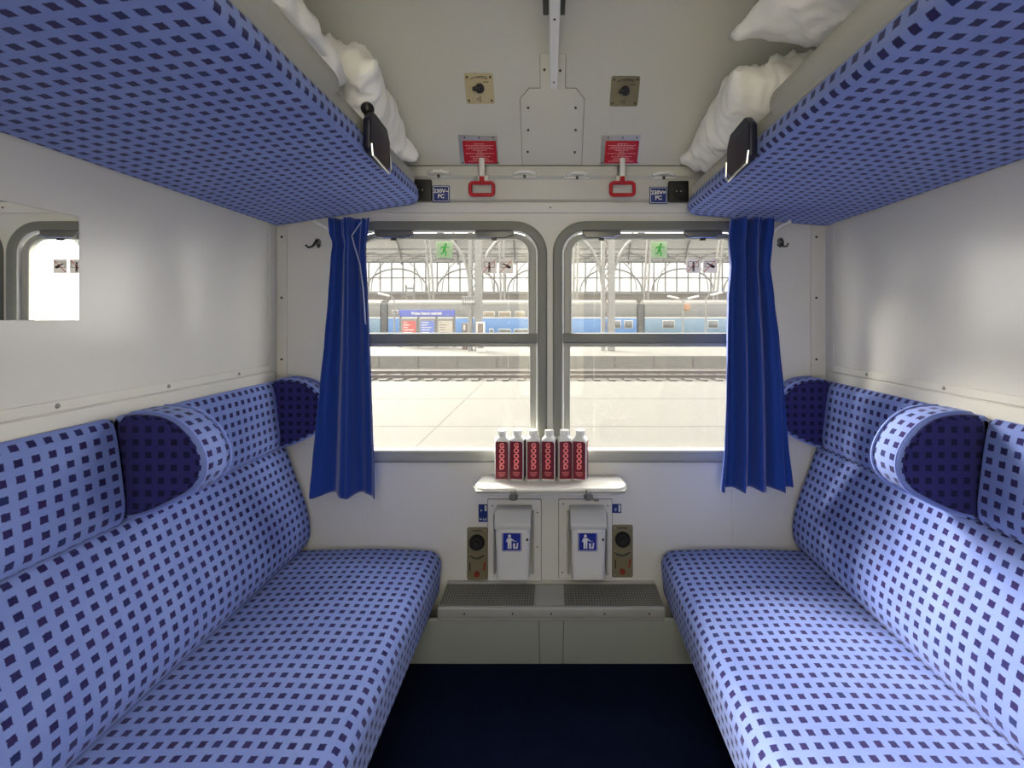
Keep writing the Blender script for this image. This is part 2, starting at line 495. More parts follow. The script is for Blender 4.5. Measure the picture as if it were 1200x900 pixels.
SASH = .068
def build_window(i, xa, xb, stickers, runner, grips):
    w = struct('window_%d' % i, plate_mesh(win_outline(xa, xb, 0), [win_outline(xa, xb, .034)], .020, .006, on_wall(0, 0, -.006)), 'grey_rubber')
    # bright bead inside the rubber, then the sash
    obj('bead', plate_mesh(win_outline(xa, xb, .032), [win_outline(xa, xb, .039)], .016, .003, on_wall(0, 0, -.008)), 'white', w)
    zt, zb = wz(391), wz(405)
    g = .040
    o = [(xa + g, zt - .01), (xb - g, zt - .01), (xb - g, WZ1 - g), (xa + g, WZ1 - g)]
    h = [(xa + SASH, zt), (xb - SASH, zt), (xb - SASH, WZ1 - .062), (xa + SASH, WZ1 - .062)]
    obj('upper_sash', plate_mesh(fillet(o, [.004, .004, .08, .08], 9), [fillet(h, [.004, .004, .05, .05], 9)], .022, .004, on_wall(0, 0, -.022)), 'grey_frame', w)
    o = [(xa + g, WZ0 + .02), (xb - g, WZ0 + .02), (xb - g, zb), (xa + g, zb)]
    h = [(xa + .062, WZ0 + .044), (xb - .062, WZ0 + .044), (xb - .062, zb - .004), (xa + .062, zb - .004)]
    obj('lower_sash', plate_mesh(fillet(o, .01, 4), [fillet(h, .006, 4)], .020, .003, on_wall(0, 0, -.024)), 'grey_frame', w)
    bm = box(B(), xa + .034, xb - .034, -.010, .030, zb + .010, zt + .002, .004, 2)
    obj('middle_rail', bm, 'grey_rubber', w)
    obj('drip_lip', box(B(), xa + .036, xb - .036, -.006, .030, zb - .004, zb + .0095, .003, 2), 'grey_frame', w)
    obj('glass_pane', box(B(), xa + SASH - .01, xb - SASH + .01, .030, .034, zt - .004, WZ1 - .05), 'pane', w, None).data.materials[0] = MATS['pane']
    obj('glass_pane', box(B(), xa + .055, xb - .055, .036, .040, WZ0 + .036, zb), 'pane', w, None)
    obj('sill_bar', box(B(), xa + .012, xb - .012, -.020, .02, WZ0 + .004, WZ0 + .046, .008, 3), 'grey_frame', w)
    for px in grips:
        x = wx(px); z = wz(275)
        gr = obj('grip', plate_mesh(fillet([(-.068, .004), (-.056, -.013), (.040, -.013), (.050, -.006), (.068, -.004), (.068, .012), (-.068, .012)], .004, 3), (), .018, .004, on_wall(x, z, -.004)), 'alu_dark', w)
        obj('grip_edge', tube(B(), [(x - .066, -.015, z - .003), (x - .056, -.016, z - .0125), (x + .042, -.016, z - .0125), (x + .052, -.015, z - .006), (x + .068, -.015, z - .004)], .0022, 6), 'chrome', gr)
        obj('catch', box(B(), x - .009, x + .009, -.012, .0, z - .022, z - .013, .001, 1), 'screw', gr)
    # stickers on the room side of the upper pane
    for k, px in enumerate(stickers):
        x, z = wx(px, 1.676), wz(312 - (.5 if i == 2 else 0), 1.676); h = .026
        M = on_wall(x, z, -.0295)
        st = obj('warning_sticker', plate_mesh(rrect(-h, h, -h, h, .003, 3), (), .0005, 0, M), 'sticker_white', w, None)
        st['label'] = ('square white sticker with a leaning figure struck through in red' if k == 0 else 'square white sticker with a thrown bottle struck through in red')
        fb = B()
        M2 = on_wall(x, z, -.0289)
        rim = plate_mesh(rrect(-.019, .019, -.005, .016, .001, 2), [rrect(-.0175, .0175, -.0035, .0145, .001, 2)], .0005, 0, M2)
        obj('pictogram_window', rim, 'coach_grey', st, None)
        if k == 0:
            person_sign(fb, on_wall(x, z - .003, -.0287), .036)
        else:
            merge(fb, plate_mesh([(-.016, .007), (-.004, .004), (.004, -.006), (.014, -.009), (.018, -.003), (.010, .004), (.002, .006), (-.010, .011)], (), .0005, 0, on_wall(x, z, -.0287)))
        obj('pictogram', fb, 'black', st, None)
        obj('red_bar', plate_mesh([(-.024, -.0225), (-.0225, -.024), (.024, .0225), (.0225, .024)], (), .0005, 0, on_wall(x, z, -.0280)), 'red', st, None)
    # faded escape sticker on the outer face, seen through the pane
    x, z = wx(runner, 1.69), wz(293, 1.69)
    rs = obj('exit_sticker', plate_mesh(rrect(-.030, .030, -.030, .030, .004, 3), (), .0005, 0, on_wall(x, z, -.0360)), 'sticker_pale', w, None)
    rs['label'] = 'faded square sticker with a green running figure'
    M = on_wall(x, z, -.0298)
    rb = B()
    merge(rb, plate_mesh([(.006 + math.cos(a) * .0045, .018 + math.sin(a) * .0045) for a in [q * PI / 6 for q in range(12)]], (), .0005, 0, M))
    for pl in ([(.0, .013), (.008, .012), (.004, -.004), (-.005, -.003)], [(-.004, -.002), (.003, -.004), (-.004, -.016), (-.014, -.018), (-.014, -.014), (-.007, -.012)],
               [(-.001, -.003), (.005, -.004), (.010, -.012), (.008, -.024), (.003, -.023), (.005, -.013)], [(.006, .012), (.009, .009), (.016, .004), (.019, .008), (.012, .010)],
               [(.0, .013), (.001, .009), (-.008, .006), (-.011, .0), (-.014, .002), (-.010, .010)]):
        merge(rb, plate_mesh(pl, (), .0005, 0, M))
    obj('running_figure', rb, 'sticker_green', rs, None)
    return w
build_window(1, *WIN[0], (573.5, 593), 521.5, (462, 579.5))
build_window(2, *WIN[1], (812.5, 832), 771.5, (704.5, 823))

# ================================================================== BENCHES
seat_p = fillet([(.94, .205), (.94, .378), (.62, .386), (.378, .378), (.392, .215)], [.02, .03, .3, .05, .03], 7)
back_p = smooth_prof([(.972, .385), (.972, .742), (.935, .742), (.920, .715), (.893, .635), (.862, .555), (.846, .49), (.842, .43), (.862, .385), (.90, .375)], 2)
pad_p = smooth_prof([(.971, .748), (.971, .968), (.962, .975), (.945, .955), (.936, .90), (.928, .83), (.921, .775), (.932, .742), (.955, .742)], 2)
wing_p = smooth_prof([(.968, .742), (.968, .978), (.90, .985), (.835, .972), (.785, .925), (.762, .865), (.782, .812), (.83, .785), (.90, .752)], 2)
def bench(s):
    sd = 'left' if s < 0 else 'right'
    r = thing('bench_seat', 'long blue chequered bench along the %s wall, %s' % (sd, 'in front of the wall with the mirror' if s < 0 else 'opposite the wall with the mirror'),
              'bench', (s * .7, -1.0, 0), 'facing compartment benches')
    a, b = sorted((s * .62, s * .95))
    obj('seat_base', box(B(), a, b, -1.98, -.16, .0, .205, .004, 1), 'under_dark', r)
    obj('seat_cushion', loft_y(side(seat_p, s), -2.0, -.012, .034), 'moquette', r, 60)
    obj('backrest', loft_y(side(back_p, s), -2.0, -.022, .018), 'moquette', r, 60)
    obj('headrest_pad', loft_y(side(pad_p, s), -.628, -.024, .012), 'moquette', r, 60)
    obj('headrest_pad', loft_y(side(pad_p, s), -1.30, -.640, .012), 'moquette', r, 60)
    obj('headrest_pad', loft_y(side(pad_p, s), -2.0, -1.312, .012), 'moquette', r, 60)
    for y1, y0 in ((-.006, -.072), (-.540, -.626)):
        wg = obj('headrest_wing', loft_y(side(wing_p, s), y0, y1, .016), 'moquette', r, 60)
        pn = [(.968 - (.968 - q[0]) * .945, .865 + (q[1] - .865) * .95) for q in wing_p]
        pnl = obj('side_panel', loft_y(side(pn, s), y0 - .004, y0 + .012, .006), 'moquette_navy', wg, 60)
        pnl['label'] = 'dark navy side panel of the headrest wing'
        # piping along both rims of the wing
        for yy in (y0 + .005, y1 - .005):
            pts = [(p[0] - math.copysign(.002, p[0]), yy, p[1]) for p in side(wing_p, s) if abs(p[0]) < .935]
            obj('piping', tube(B(), pts, .0026, 6), 'piping_blue', wg)
    settle(r); return r
bench(-1); bench(1)

# ================================================================== UPPER BUNKS
def bunk(s, zf_lo, zf_hi, xf):
    sd = 'left' if s < 0 else 'right'
    zw = 1.516
    r = thing('upper_bunk', 'chequered blue upper bunk fixed to the %s wall, seen from below%s' % (sd, ', above the mirror' if s < 0 else ''), 'bunk',
              (s * W, -1.0, 1.5), 'upper bunks')
    pr = fillet([(W - .003, zw), (xf + .012, zf_lo), (xf, zf_lo + .012), (xf + .008, zf_hi), (W - .003, zf_hi - .01)], [.01, .018, .018, .012, .005], 6)
    # outline in plan: the far corner on the aisle side is cut round, so shear stations by hand
    n = len(pr)
    bm = bmesh.new(); uvl = bm.loops.layers.uv.new('UVMap')
    y_far, R = -.018, .10
    st = []
    for k in range(10):
        t = k / 9 * PI / 2
        st.append((y_far - R * (1 - math.sin(t)) * 1.0, R * (1 - math.cos(t)) * .55))
    st = st[::-1]           # far end first, most pulled back at the very end
    ys = [(-2.05, 0)] + [(-2.05 + (1.90 * q / 18), 0) for q in range(1, 18)] + [(y, pull) for (y, pull) in st[::-1]]
    per = [0]
    for i in range(n): per.append(per[-1] + (Vector(pr[(i + 1) % n]) - Vector(pr[i])).length)
    rings = []
    for y, pull in ys:
        ring = []
        for (x, z) in pr:
            k = (W - x) / (W - xf)
            ring.append(bm.verts.new((s * (x + pull * k), y, z - (zf_lo - zw) * 0)))
        rings.append(ring)
    for i in range(len(rings) - 1):
        for j in range(n):
            jj = (j + 1) % n
            f = bm.faces.new((rings[i][j], rings[i][jj], rings[i + 1][jj], rings[i + 1][j]))
            for lp, uv in zip(f.loops, ((ys[i][0], per[j]), (ys[i][0], per[j + 1]), (ys[i + 1][0], per[j + 1]), (ys[i + 1][0], per[j]))): lp[uvl].uv = uv
    for rg in (rings[0], rings[-1]):
        f = bm.faces.new(rg)
        for lp in f.loops: lp[uvl].uv = (lp.vert.co.x, lp.vert.co.z)
    bmesh.ops.recalc_face_normals(bm, faces=bm.faces)
    obj('upholstered_board', bm, 'moquette', r, 60)
    # grey mattress lip along the edge, and the thicker rolled edge nearer the door
    lip = fillet([(W - .006, zf_hi - .004), (xf + .010, zf_hi - .002), (xf + .012, zf_hi + .040), (W - .006, zf_hi + .040)], [.004, .01, .016, .004], 5)
    obj('mattress', loft_y(side(lip, s), -2.04, -.10, .012), 'sheet_grey', r, 60)
    rr = .034
    c = [(xf + .030 + rr * math.cos(a), zf_hi + .036 + rr * 1.02 * math.sin(a)) for a in [q * 2 * PI / 20 for q in range(20)]]
    obj('bolster_edge', loft_y(side(c, s), -2.03, -.665, .030), 'sheet_grey', r, 60)
    # black strap plate hooked over the edge
    ya = -.50 if s < 0 else -.565
    pl = fillet([(-.066, -.046), (.052, -.056), (.068, -.036), (.068, .020), (.046, .050), (-.040, .056), (-.066, .030)], .016, 5)
    M = Matrix(((0, 0, -s, s * (xf - .002)), (1, 0, 0, ya), (0, 1, 0, zf_hi - .012), (0, 0, 0, 1)))
    sp = obj('strap_bracket', plate_mesh(pl, (), .020, .006, M), 'dark_strap', r, 40)
    sp['label'] = 'black strap bracket hooked over the bunk edge'
    x = s * (xf - .024); zc = zf_hi - .012
    obj('buckle_wire', tube(B(), [(x, ya + .060, zc - .015), (x, ya + .064, zc - .050), (x, ya + .048, zc - .064), (x, ya - .060, zc - .054), (x, ya - .066, zc - .030)], .0028, 8), 'chrome', sp)
    if s < 0:
        q = B(); ball(q, (s * (xf + .004), ya - .020, zc + .072), .016)
        cyl(q, (s * (xf + .004), ya - .018, zc + .066), (s * (xf + .004), ya - .010, zc + .03), .009)
        obj('strap_knob', q, 'black', sp)
    settle(r); return r
bunk(-1, 1.590, 1.642, .445)
bunk(1, 1.553, 1.602, .458)

# ================================================================== BEDDING BAGS
def bag(label, c, ax, ay, az, sx, sy, sz, seed, crump=.012, pinch=.12, zm=1.684, xf=.445):
    """crumpled white bag of bedding: a pillow of half sizes sx, sy, sz on the given axes"""
    ax, ay, az = Vector(ax).normalized(), Vector(ay).normalized(), Vector(az).normalized()
    bm = B(); G = 60
    def P(u, v, top):
        e = max(0, (1 - abs(u) ** 2.6)) ** .55 * max(0, (1 - abs(v) ** 2.6)) ** .55
        k = 1 + pinch * (abs(u * v)) ** 2 - pinch * .35 * (u * u * (1 - v * v) * 0 + (1 - abs(u)) * abs(v) * .6 + (1 - abs(v)) * abs(u) * .6)
        p = Vector((u * sx * k, v * sy * k, e * sz * (1 if top else -.9)))
        q = Vector((p.x * 9 + seed, p.y * 9, top * 3.1))
        w = noise.noise(q * 1.1) * 1.2
        rid = (1 - abs(noise.noise(Vector((p.x * 14 + seed * 3, p.y * 14 + w, 1.7 + top))))) ** 4
        rid2 = (1 - abs(noise.noise(Vector((p.x * 30 - seed, p.y * 26, 5.2 + top))))) ** 5
        d = crump * (1.6 * noise.noise(q) + 2.0 * rid + 1.3 * rid2)
        w2 = noise.noise(Vector((p.x * 5 + seed, p.y * 5, 2.2)))
        d += crump * 1.7 * abs(noise.noise(Vector((p.x * 12 + 2.5 * w2, p.y * 7 + seed, 3.3 + top)))) + crump * 1.0 * abs(noise.noise(Vector((p.x * 19 - seed, p.y * 24 + 2 * w2, 6.1 + top))))
        p.z += d * (1 if top else -.5) * (.25 + e)
        p.z += .02 * noise.noise(Vector((u * 2 + seed, v * 2, 9))) 
        p.x += crump * 1.1 * noise.noise(Vector((v * 5, u * 3, seed)))
        p.y += crump * 1.1 * noise.noise(Vector((u * 5, v * 3, seed + 4)))
        r = Vector(c) + ax * p.x + ay * p.y + az * p.z
        lo = zm + (.078 if (abs(r.x) < xf + .072 and r.y < -.63) else 0)
        r.z = max(r.z, lo + .004 * (1 - top))
        r.z = min(r.z, 1.729 + (-r.y - .03) * 1.387 - .015)
        return r
    g = {}
    for t in (1, 0):
        for i in range(G + 1):
            for j in range(G + 1):
                u, v = i / G * 2 - 1, j / G * 2 - 1
                if t == 0 and (i in (0, G) or j in (0, G)): g[t, i, j] = g[1, i, j]
                else: g[t, i, j] = bm.verts.new(P(u, v, t))
    for t in (1, 0):
        for i in range(G):
            for j in range(G):
                f = [g[t, i, j], g[t, i + 1, j], g[t, i + 1, j + 1], g[t, i, j + 1]]
                bm.faces.new(f if t else f[::-1])
    o = obj('bedding_bag', bm, 'sheet', None, 75)
    return tag(o, label, 'bedding', 'white bedding bags on the bunks')
bag('white bedding bag at the window end of the left bunk, beyond the strap', (-.605, -.31, 1.790), (-.04, 1, -.22), (-1, -.04, .1), (0, .22, 1), .195, .148, .105, 3.1, .014)
bag('white bedding bag on the left bunk, nearer the viewer behind the grey rolled edge', (-.655, -.86, 1.785), (-.03, 1, -.10), (-1, 0, 0), (0, .1, 1), .28, .165, .115, 8.4, .014)
bag('white bedding bag at the window end of the right bunk, beyond the strap', (.61, -.325, 1.738), (.05, 1, -.02), (1, -.05, 0), (0, .02, 1), .25, .165, .085, 14.2, .014, zm=1.644, xf=.458)
bag('large white bedding bag on the right bunk, with a corner pointing over the aisle', (.685, -.98, 1.815), (-.10, 1, .06), (1, .10, 0), (0, -.06, 1), .40, .20, .105, 21.7, .014, zm=1.644, xf=.458)

# ================================================================== CURTAINS
def curtain(label, rows, folds, n0, tape=None, seedo=0., a0=.016, a1=.016):
    """rows: (py, left px, right px) of the hanging cloth about 8 cm off the wall"""
    d = 1.646 - n0
    r = thing('curtain', label, 'curtain', (wx((rows[-1][1] + rows[-1][2]) / 2, d), -n0, wz(rows[-1][0], d)), 'window curtains')
    NU, NV = 120, 70
    bm = B(); uvl = bm.loops.layers.uv.new('UVMap')
    zs = [(wz(a, d), wx(b, d), wx(c, d)) for a, b, c in rows]
    ztop, zbot = zs[0][0], zs[-1][0]
    def edges(z):
        for (z0, l0, r0), (z1, l1, r1) in zip(zs, zs[1:]):
            if z <= z0 + 1e-9 and z >= z1 - 1e-9:
                t = (z0 - z) / (z0 - z1); t = t * t * (3 - 2 * t) * .5 + t * .5
                return l0 + (l1 - l0) * t, r0 + (r1 - r0) * t
        return zs[-1][1], zs[-1][2]
    V = []
    for j in range(NV + 1):
        z = ztop + (zbot - ztop) * j / NV; l, rr = edges(z); k = j / NV
        row = []
        for i in range(NU + 1):
            u = i / NU
            amp = a0 + a1 * k
            ph = folds * 2 * PI * (u + .035 * math.sin(2.2 * k + 3 * u + seedo))
            y = -n0 - amp * math.sin(ph + seedo) - .006 * math.sin(2.3 * ph + 1.1)
            y += .010 * math.sin(PI * u) * -1
            top = max(0, 1 - k / .13)
            y += .004 * top * math.sin(u * 60)
            row.append(bm.verts.new((l + (rr - l) * u + .004 * math.cos(ph), y, z - .005 * math.sin(ph + .7) * max(0, (k - .8) / .2))))
        V.append(row)
    for j in range(NV):
        for i in range(NU):
            bm.faces.new((V[j + 1][i], V[j + 1][i + 1], V[j][i + 1], V[j][i]))
    o = obj('cloth', bm, 'curtain_blue', r, 80)
    sd = o.modifiers.new('thick', 'SOLIDIFY'); sd.thickness = .0025
    if tape:
        pts = []
        for (py, px) in tape:
            z = wz(py, d)
            pts.append((wx(px, d), -n0 - .030, z))
        obj('hem_edge', tube(B(), pts, .0022, 6), 'curtain_tape', r)
    settle(r); return r
curtain('navy blue curtain gathered beside the left window', [(256, 386, 434), (274, 387, 432), (286, 391, 430), (302, 389, 430), (350, 386, 432), (400, 382, 434), (450, 377, 436), (500, 372, 438), (540, 368, 440), (580, 364, 441)],
        2.2, .118, [(262, 428), (272, 421), (278, 417), (290, 420), (310, 426), (340, 430), (380, 432.5)], .6, .013, .006)
curtain('royal blue curtain hanging in deep folds beside the right window', [(256, 856, 909), (272, 854, 909), (285, 853, 907), (312, 855, 904), (350, 851, 910), (400, 849, 916), (460, 847, 921), (520, 845, 925), (573, 841, 930)],
        3.6, .118, None, 2.1, .017, .006)
for s, px, lb in ((-1, 381, 'small white curtain rail end bracket beside the left curtain'), (1, 913, 'small white curtain rail end bracket beside the right curtain')):
    x = wx(px, 1.60); z = 1.512
    r = thing('rail_bracket', lb, 'bracket', (x, 0, z), 'curtain rail brackets')
    bm = box(B(), x - .012, x + .012, -.006, 0, z - .02, z + .002, .002, 1)
    obj('wall_plate', bm, 'white', r)
    x2 = x - s * .335
    obj('arm', tube(B(), [(x, -.004, z - .012), (x, -.03, z - .008), (x, -.06, z - .003), (x, -.118, z - .002)], .006, 8), 'white', r)
    settle(r)

# ================================================================== SMALL THINGS ON THE WALLS
def coat_hook(x, z, label):
    r = thing('coat_hook', label, 'hook', (x, 0, z), 'wire coat hooks beside the curtains')
    obj('back_plate', plate_mesh([(math.cos(a) * .010, math.sin(a) * .013 + .006) for a in [k * PI / 8 for k in range(16)]], (), .006, .001, on_wall(x, z, -.002)), 'alu_dark', r)
    obj('hook_arm', tube(B(), [(x, -.003, z + .010), (x, -.012, z + .014), (x, -.020, z + .004), (x - .004, -.030, z - .012), (x - .016, -.036, z - .018), (x - .026, -.036, z - .010)], .0035, 8), 'screw', r)
    obj('hook_arm', tube(B(), [(x, -.003, z - .002), (x + .006, -.014, z - .014), (x + .014, -.022, z - .014), (x + .018, -.022, z - .004)], .003, 8), 'screw', r)
    settle(r)
coat_hook(wx(373), wz(286), 'small wire coat hook on the wall left of the left curtain')
coat_hook(wx(914), wz(285), 'small wire coat hook on the wall right of the right curtain')

# mirror on the left wall
r = thing('wall_mirror', 'rectangular frameless mirror on the left wall under the bunk', 'mirror', (-W, -.9, 1.185))
obj('mirror_glass', box(B(), -W, -W + .005, -1.115, -.694, 1.186, 1.400, .001, 1), 'mirror', r)
settle(r)

# clothes loops on the band above the windows
for px, py, lb in ((515, 204, 'white metal clothes loop above the socket left of the red handle'), (615, 204.5, 'white metal clothes loop just right of the left red handle'),
                   (676, 206, 'white metal clothes loop just left of the right red handle'), (777, 206, 'white metal clothes loop above the socket right of the red handle')):
    n0 = .018 if False else .020
    d = 1.646 - n0; x, z = wx(px, d), wz(py, d)
    r = thing('clothes_loop', lb, 'hook', (x, -n0, z), 'clothes loops on the band above the windows')
    obj('base_plate', plate_mesh(rrect(-.047, .047, -.013, .013, .0129, 6), (), .012, .002, on_wall(x, z, n0 - .004)), 'trim_white', r)
    y = -n0 - .008
    obj('loop_bar', tube(B(), [(x - .036, y, z), (x - .026, y - .010, z + .001), (x - .014, y - .020, z + .002), (x + .014, y - .020, z + .002), (x + .026, y - .010, z + .001), (x + .036, y, z)], .0052, 8), 'white', r)
    obj('catch', box(B(), x - .004, x + .004, y - .010, y, z - .016, z - .006, .001, 1), 'screw', r)
    for sx in (-.036, .036):
        obj('screw', cyl(B(), (x + sx, y, z), (x + sx, y - .002, z), .006, seg=10), 'screw', r)
    settle(r)

# emergency brakes: plaque on the slope, white stem, red loop handle
def brake(pxc, lb):
    u, vb = slope_uv(pxc, 191); _, vt = slope_uv(pxc, 164.5)
    r = thing('emergency_brake', lb, 'emergency brake', tuple(SL_0 + Vector((u, 0, 0))), 'red emergency brake handles')
    hw = .057
    obj('backing_plate', plate_mesh(rrect(u - hw - .014, u + hw + .004, vb - .004, vt + .018, .003, 3), (), .003, .0008, on_slope(0, 0, 0)), 'alu', r)
    p = obj('red_plaque', plate_mesh(rrect(u - hw, u + hw, vb, vt, .004, 3), (), .004, .001, on_slope(0, 0, .003)), 'red', r)
    p['label'] = 'red plaque with small white instructions'
    bm = B(); rnd = random.Random(int(pxc))
    lines = [(.15, 1), (.42, 1.0), (.33, 0), (.40, 0), (.20, 0), (.08, 0), (.43, 1), (.12, 0), (.30, 0), (.22, 0), (.25, 0), (.38, 0)]
    for k, (wd, ln) in enumerate(lines):
        v = vt - .010 - k * (vt - vb - .018) / (len(lines) - 1)
        xx = -wd * hw * 2
        while xx < wd * hw * 2:
            l = rnd.uniform(.003, .009); e = min(xx + l, wd * hw * 2)
            merge(bm, plate_mesh([(u + xx, v - .0011), (u + e, v - .0011), (u + e, v + .0011), (u + xx, v + .0011)], (), .0004, 0, on_slope(0, 0, .007)))
            xx = e + .0022
    obj('lettering', bm, 'print_pale', p, None)
    for du, dv in ((-hw * .85, vt + .010), (0, vt + .010), (hw * .85, vt + .010), (-hw - .007, vb + .002), (hw + .002, vb + .002)):
        q = B(); cyl(q, (0, 0, 0), (0, 0, .002), .0028, seg=8); bmesh.ops.transform(q, matrix=on_slope(u + du, dv, .0025), verts=q.verts)
        obj('screw', q, 'screw', r)
    n0 = .034; d = 1.646 - n0
    x = wx(pxc + 1.5, d)
    obj('bracket_plate', plate_mesh(rrect(x - .018, x + .018, wz(212, d), wz(194, d), .003, 3), (), .004, .001, on_wall(0, 0, .026)), 'white', r)
    obj('stem', cyl(B(), (x, -.052, wz(188, d)), (x, -.052, wz(209, d)), .0095, seg=16), 'white', r)
    z1, z0 = wz(216, d), wz(230, d)
    bm = B()
    pts = [(px_, -.052, z_) for px_, z_ in rrect(x - .040, x + .040, z0, z1, .010, 4)]
    tube(bm, pts, .0068, 10, True)
    cyl(bm, (x, -.052, wz(216.5, d)), (x, -.052, wz(207, d)), .0105, .0075, 14)
    obj('loop_handle', bm, 'red', r)
    settle(r)
brake(564, 'red emergency brake handle with red plaque, on the left above the left window')
brake(727, 'red emergency brake handle with red plaque, on the right above the right window')

# socket signs and sockets under the bunk ends
def socket_sign(px0, px1, py0, py1, txt, lb):
    n0 = .017; d = 1.646 - n0
    x0, x1, z1, z0 = wx(px0, d), wx(px1, d), wz(py0, d), wz(py1, d)
    xc, zc = (x0 + x1) / 2, (z0 + z1) / 2
    r = thing('socket_sign', lb, 'sign', (xc, -n0, z0), 'blue 230 volt signs')
    obj('plate', plate_mesh(rrect(x0, x1, z0, z1, .003, 3), (), .003, .0006, on_wall(0, 0, n0 - .001)), 'sign_blue', r)
    obj('border', plate_mesh(rrect(x0 + .003, x1 - .003, z0 + .003, z1 - .003, .003, 3), [rrect(x0 + .0046, x1 - .0046, z0 + .0046, z1 - .0046, .002, 3)], .0006, 0, on_wall(0, 0, n0 + .002)), 'white', r, None)
    obj('lettering', text_bm(txt, .0195, on_wall(xc, zc, n0 + .0024), .0003, 1.0, .95, .0006), 'white', r, None)
    settle(r)
socket_sign(507, 527, 217.5, 237, '230V~\nPC', 'small dark blue 230V~ PC sign beside the left bunk')
socket_sign(761, 782, 219, 239, '230V=\nPC', 'small dark blue 230V= PC sign beside the right bunk')
def socket(px0, px1, py0, py1, lb):
    n0 = .017; d = 1.646 - n0
    x0, x1, z1, z0 = wx(px0, d), wx(px1, d), wz(py0, d), wz(py1, d)
    xc, zc = (x0 + x1) / 2, (z0 + z1) / 2
    r = thing('power_socket', lb, 'socket', (xc, -n0, z0), 'black power sockets')
    obj('housing', plate_mesh(rrect(x0, x1, z0, z1, .005, 3), (), .016, .003, on_wall(0, 0, n0 - .002)), 'black', r)
    ring = plate_mesh([(xc + math.cos(a) * .022, zc + math.sin(a) * .022) for a in [k * PI / 12 for k in range(24)]], [[(xc + math.cos(a) * .018, zc + math.sin(a) * .018) for a in [k * PI / 12 for k in range(24)]]], .003, 0, on_wall(0, 0, n0 + .0138))
    obj('socket_ring', ring, 'mesh_dark', r)
    for dx in (-.008, .008):
        obj('contact_hole', cyl(B(), (xc + dx, -n0 - .0138, zc), (xc + dx, -n0 - .0146, zc), .0032, seg=10), 'mesh_bar', r)
    settle(r)
socket(481, 506.5, 211.5, 236, 'black power socket half hidden by the tip of the left bunk')
socket(782.5, 806, 213, 237.5, 'black power socket half hidden by the tip of the right bunk')

# loudspeaker volume plates on the slope
def speaker_plate(pxc, py0, py1, material, lb):
    u, vt = slope_uv(pxc, py0); _, vb = slope_uv(pxc, py1); vc = (vt + vb) / 2
    hw = .0455; hv = (vt - vb) / 2
    r = thing('volume_control', lb, 'control', tuple(SL_0 + Vector((u, 0, 0)) + SL_T * vc), 'loudspeaker volume plates')
    obj('face_plate', plate_mesh(rrect(u - hw, u + hw, vb, vt, .006, 4), (), .003, .001, on_slope()), material, r)
    q = B(); cyl(q, (0, 0, 0), (0, 0, .014), .015, .0125, 20); box(q, -.022, .004, -.006, .006, .004, .016, .003, 2); bmesh.ops.transform(q, matrix=on_slope(u + .001, vc + .002, .003) , verts=q.verts)
    obj('knob', q, 'black', r)
    arc = [(u - .026 + k / 10 * .052, vc + .028 + .008 * math.sin(k / 10 * PI * .75)) for k in range(11)]
    arc2 = [(u + .026, vc + .028 + .006)] + [(p[0], p[1] - .0055 * (i / 10)) for i, p in enumerate(arc)][::-1]
    q = tube(B(), [on_slope(a, b, .0034) @ Vector((0, 0, 0)) for a, b in arc], .0010, 5)
    tube(q, [on_slope(a, b, .0034) @ Vector((0, 0, 0)) for a, b in arc2[:8]], .0010, 5)
    for k in range(3):
        merge(q, plate_mesh(rrect(u + .014 + k * .006, u + .018 + k * .006, vc + .0185, vc + .0215, .0004, 1), (), .0005, 0, on_slope(0, 0, .003)))
    obj('scale_mark', q, 'black', r, None)
    v0 = vc - .030
    q = plate_mesh([(u - .010, v0 - .003), (u - .005, v0 - .003), (u + .002, v0 - .009), (u + .002, v0 + .009), (u - .005, v0 + .003), (u - .010, v0 + .003)],
                   [[(u - .0088, v0 - .0016), (u - .0045, v0 - .0016), (u + .0006, v0 - .0062), (u + .0006, v0 + .0062), (u - .0045, v0 + .0016), (u - .0088, v0 + .0016)]], .0005, 0, on_slope(0, 0, .003))
    obj('speaker_symbol', q, 'black', r, None)
    for du in (-1, 1):
        for dv in (-1, 1):
            q = B(); cyl(q, (0, 0, 0), (0, 0, .002), .0036, seg=10); bmesh.ops.transform(q, matrix=on_slope(u + du * (hw - .009), vc + dv * (hv - .010), .0025), verts=q.verts)
            obj('screw', q, 'screw', r)
    settle(r)
speaker_plate(560.5, 86, 121.5, 'beige', 'beige volume control plate with black knob, above the left red plaque')
speaker_plate(733.5, 89, 124.5, 'olive', 'olive grey volume control plate with black knob, above the right red plaque')

# chamfered cover panel in the middle of the slope
r = thing('cover_panel', 'grey chamfered cover panel screwed to the slope between the red plaques', 'panel', tuple(SL_0))
ua, vb = slope_uv(612.5, 193.2); ub, _ = slope_uv(681.5, 193.2); _, v1 = slope_uv(646, 116); _, v2 = slope_uv(646, 103.5)
pts = [(ua, vb), (ub, vb), (ub, v1), (ub - .028, v2), (ub - .062, v2), (ub - .062, v2 + .095), (ua + .066, v2 + .095), (ua + .066, v2), (ua + .030, v2), (ua, v1)]
obj('sheet', plate_mesh(pts, (), .0035, .0008, on_slope()), 'ceiling_paint', r)
g = .0014
pts2 = [(ua - g, vb - g), (ub + g, vb - g), (ub + g, v1 + g * .4), (ub - .028 + g, v2 + g), (ub - .062 + g, v2 + g), (ub - .062 + g, v2 + .095), (ua + .066 - g, v2 + .095), (ua + .066 - g, v2 + g), (ua + .030 - g, v2 + g), (ua - g, v1 + g * .4)]
obj('gasket', plate_mesh(pts2, (), .0012, 0, on_slope()), 'seam', r, None)
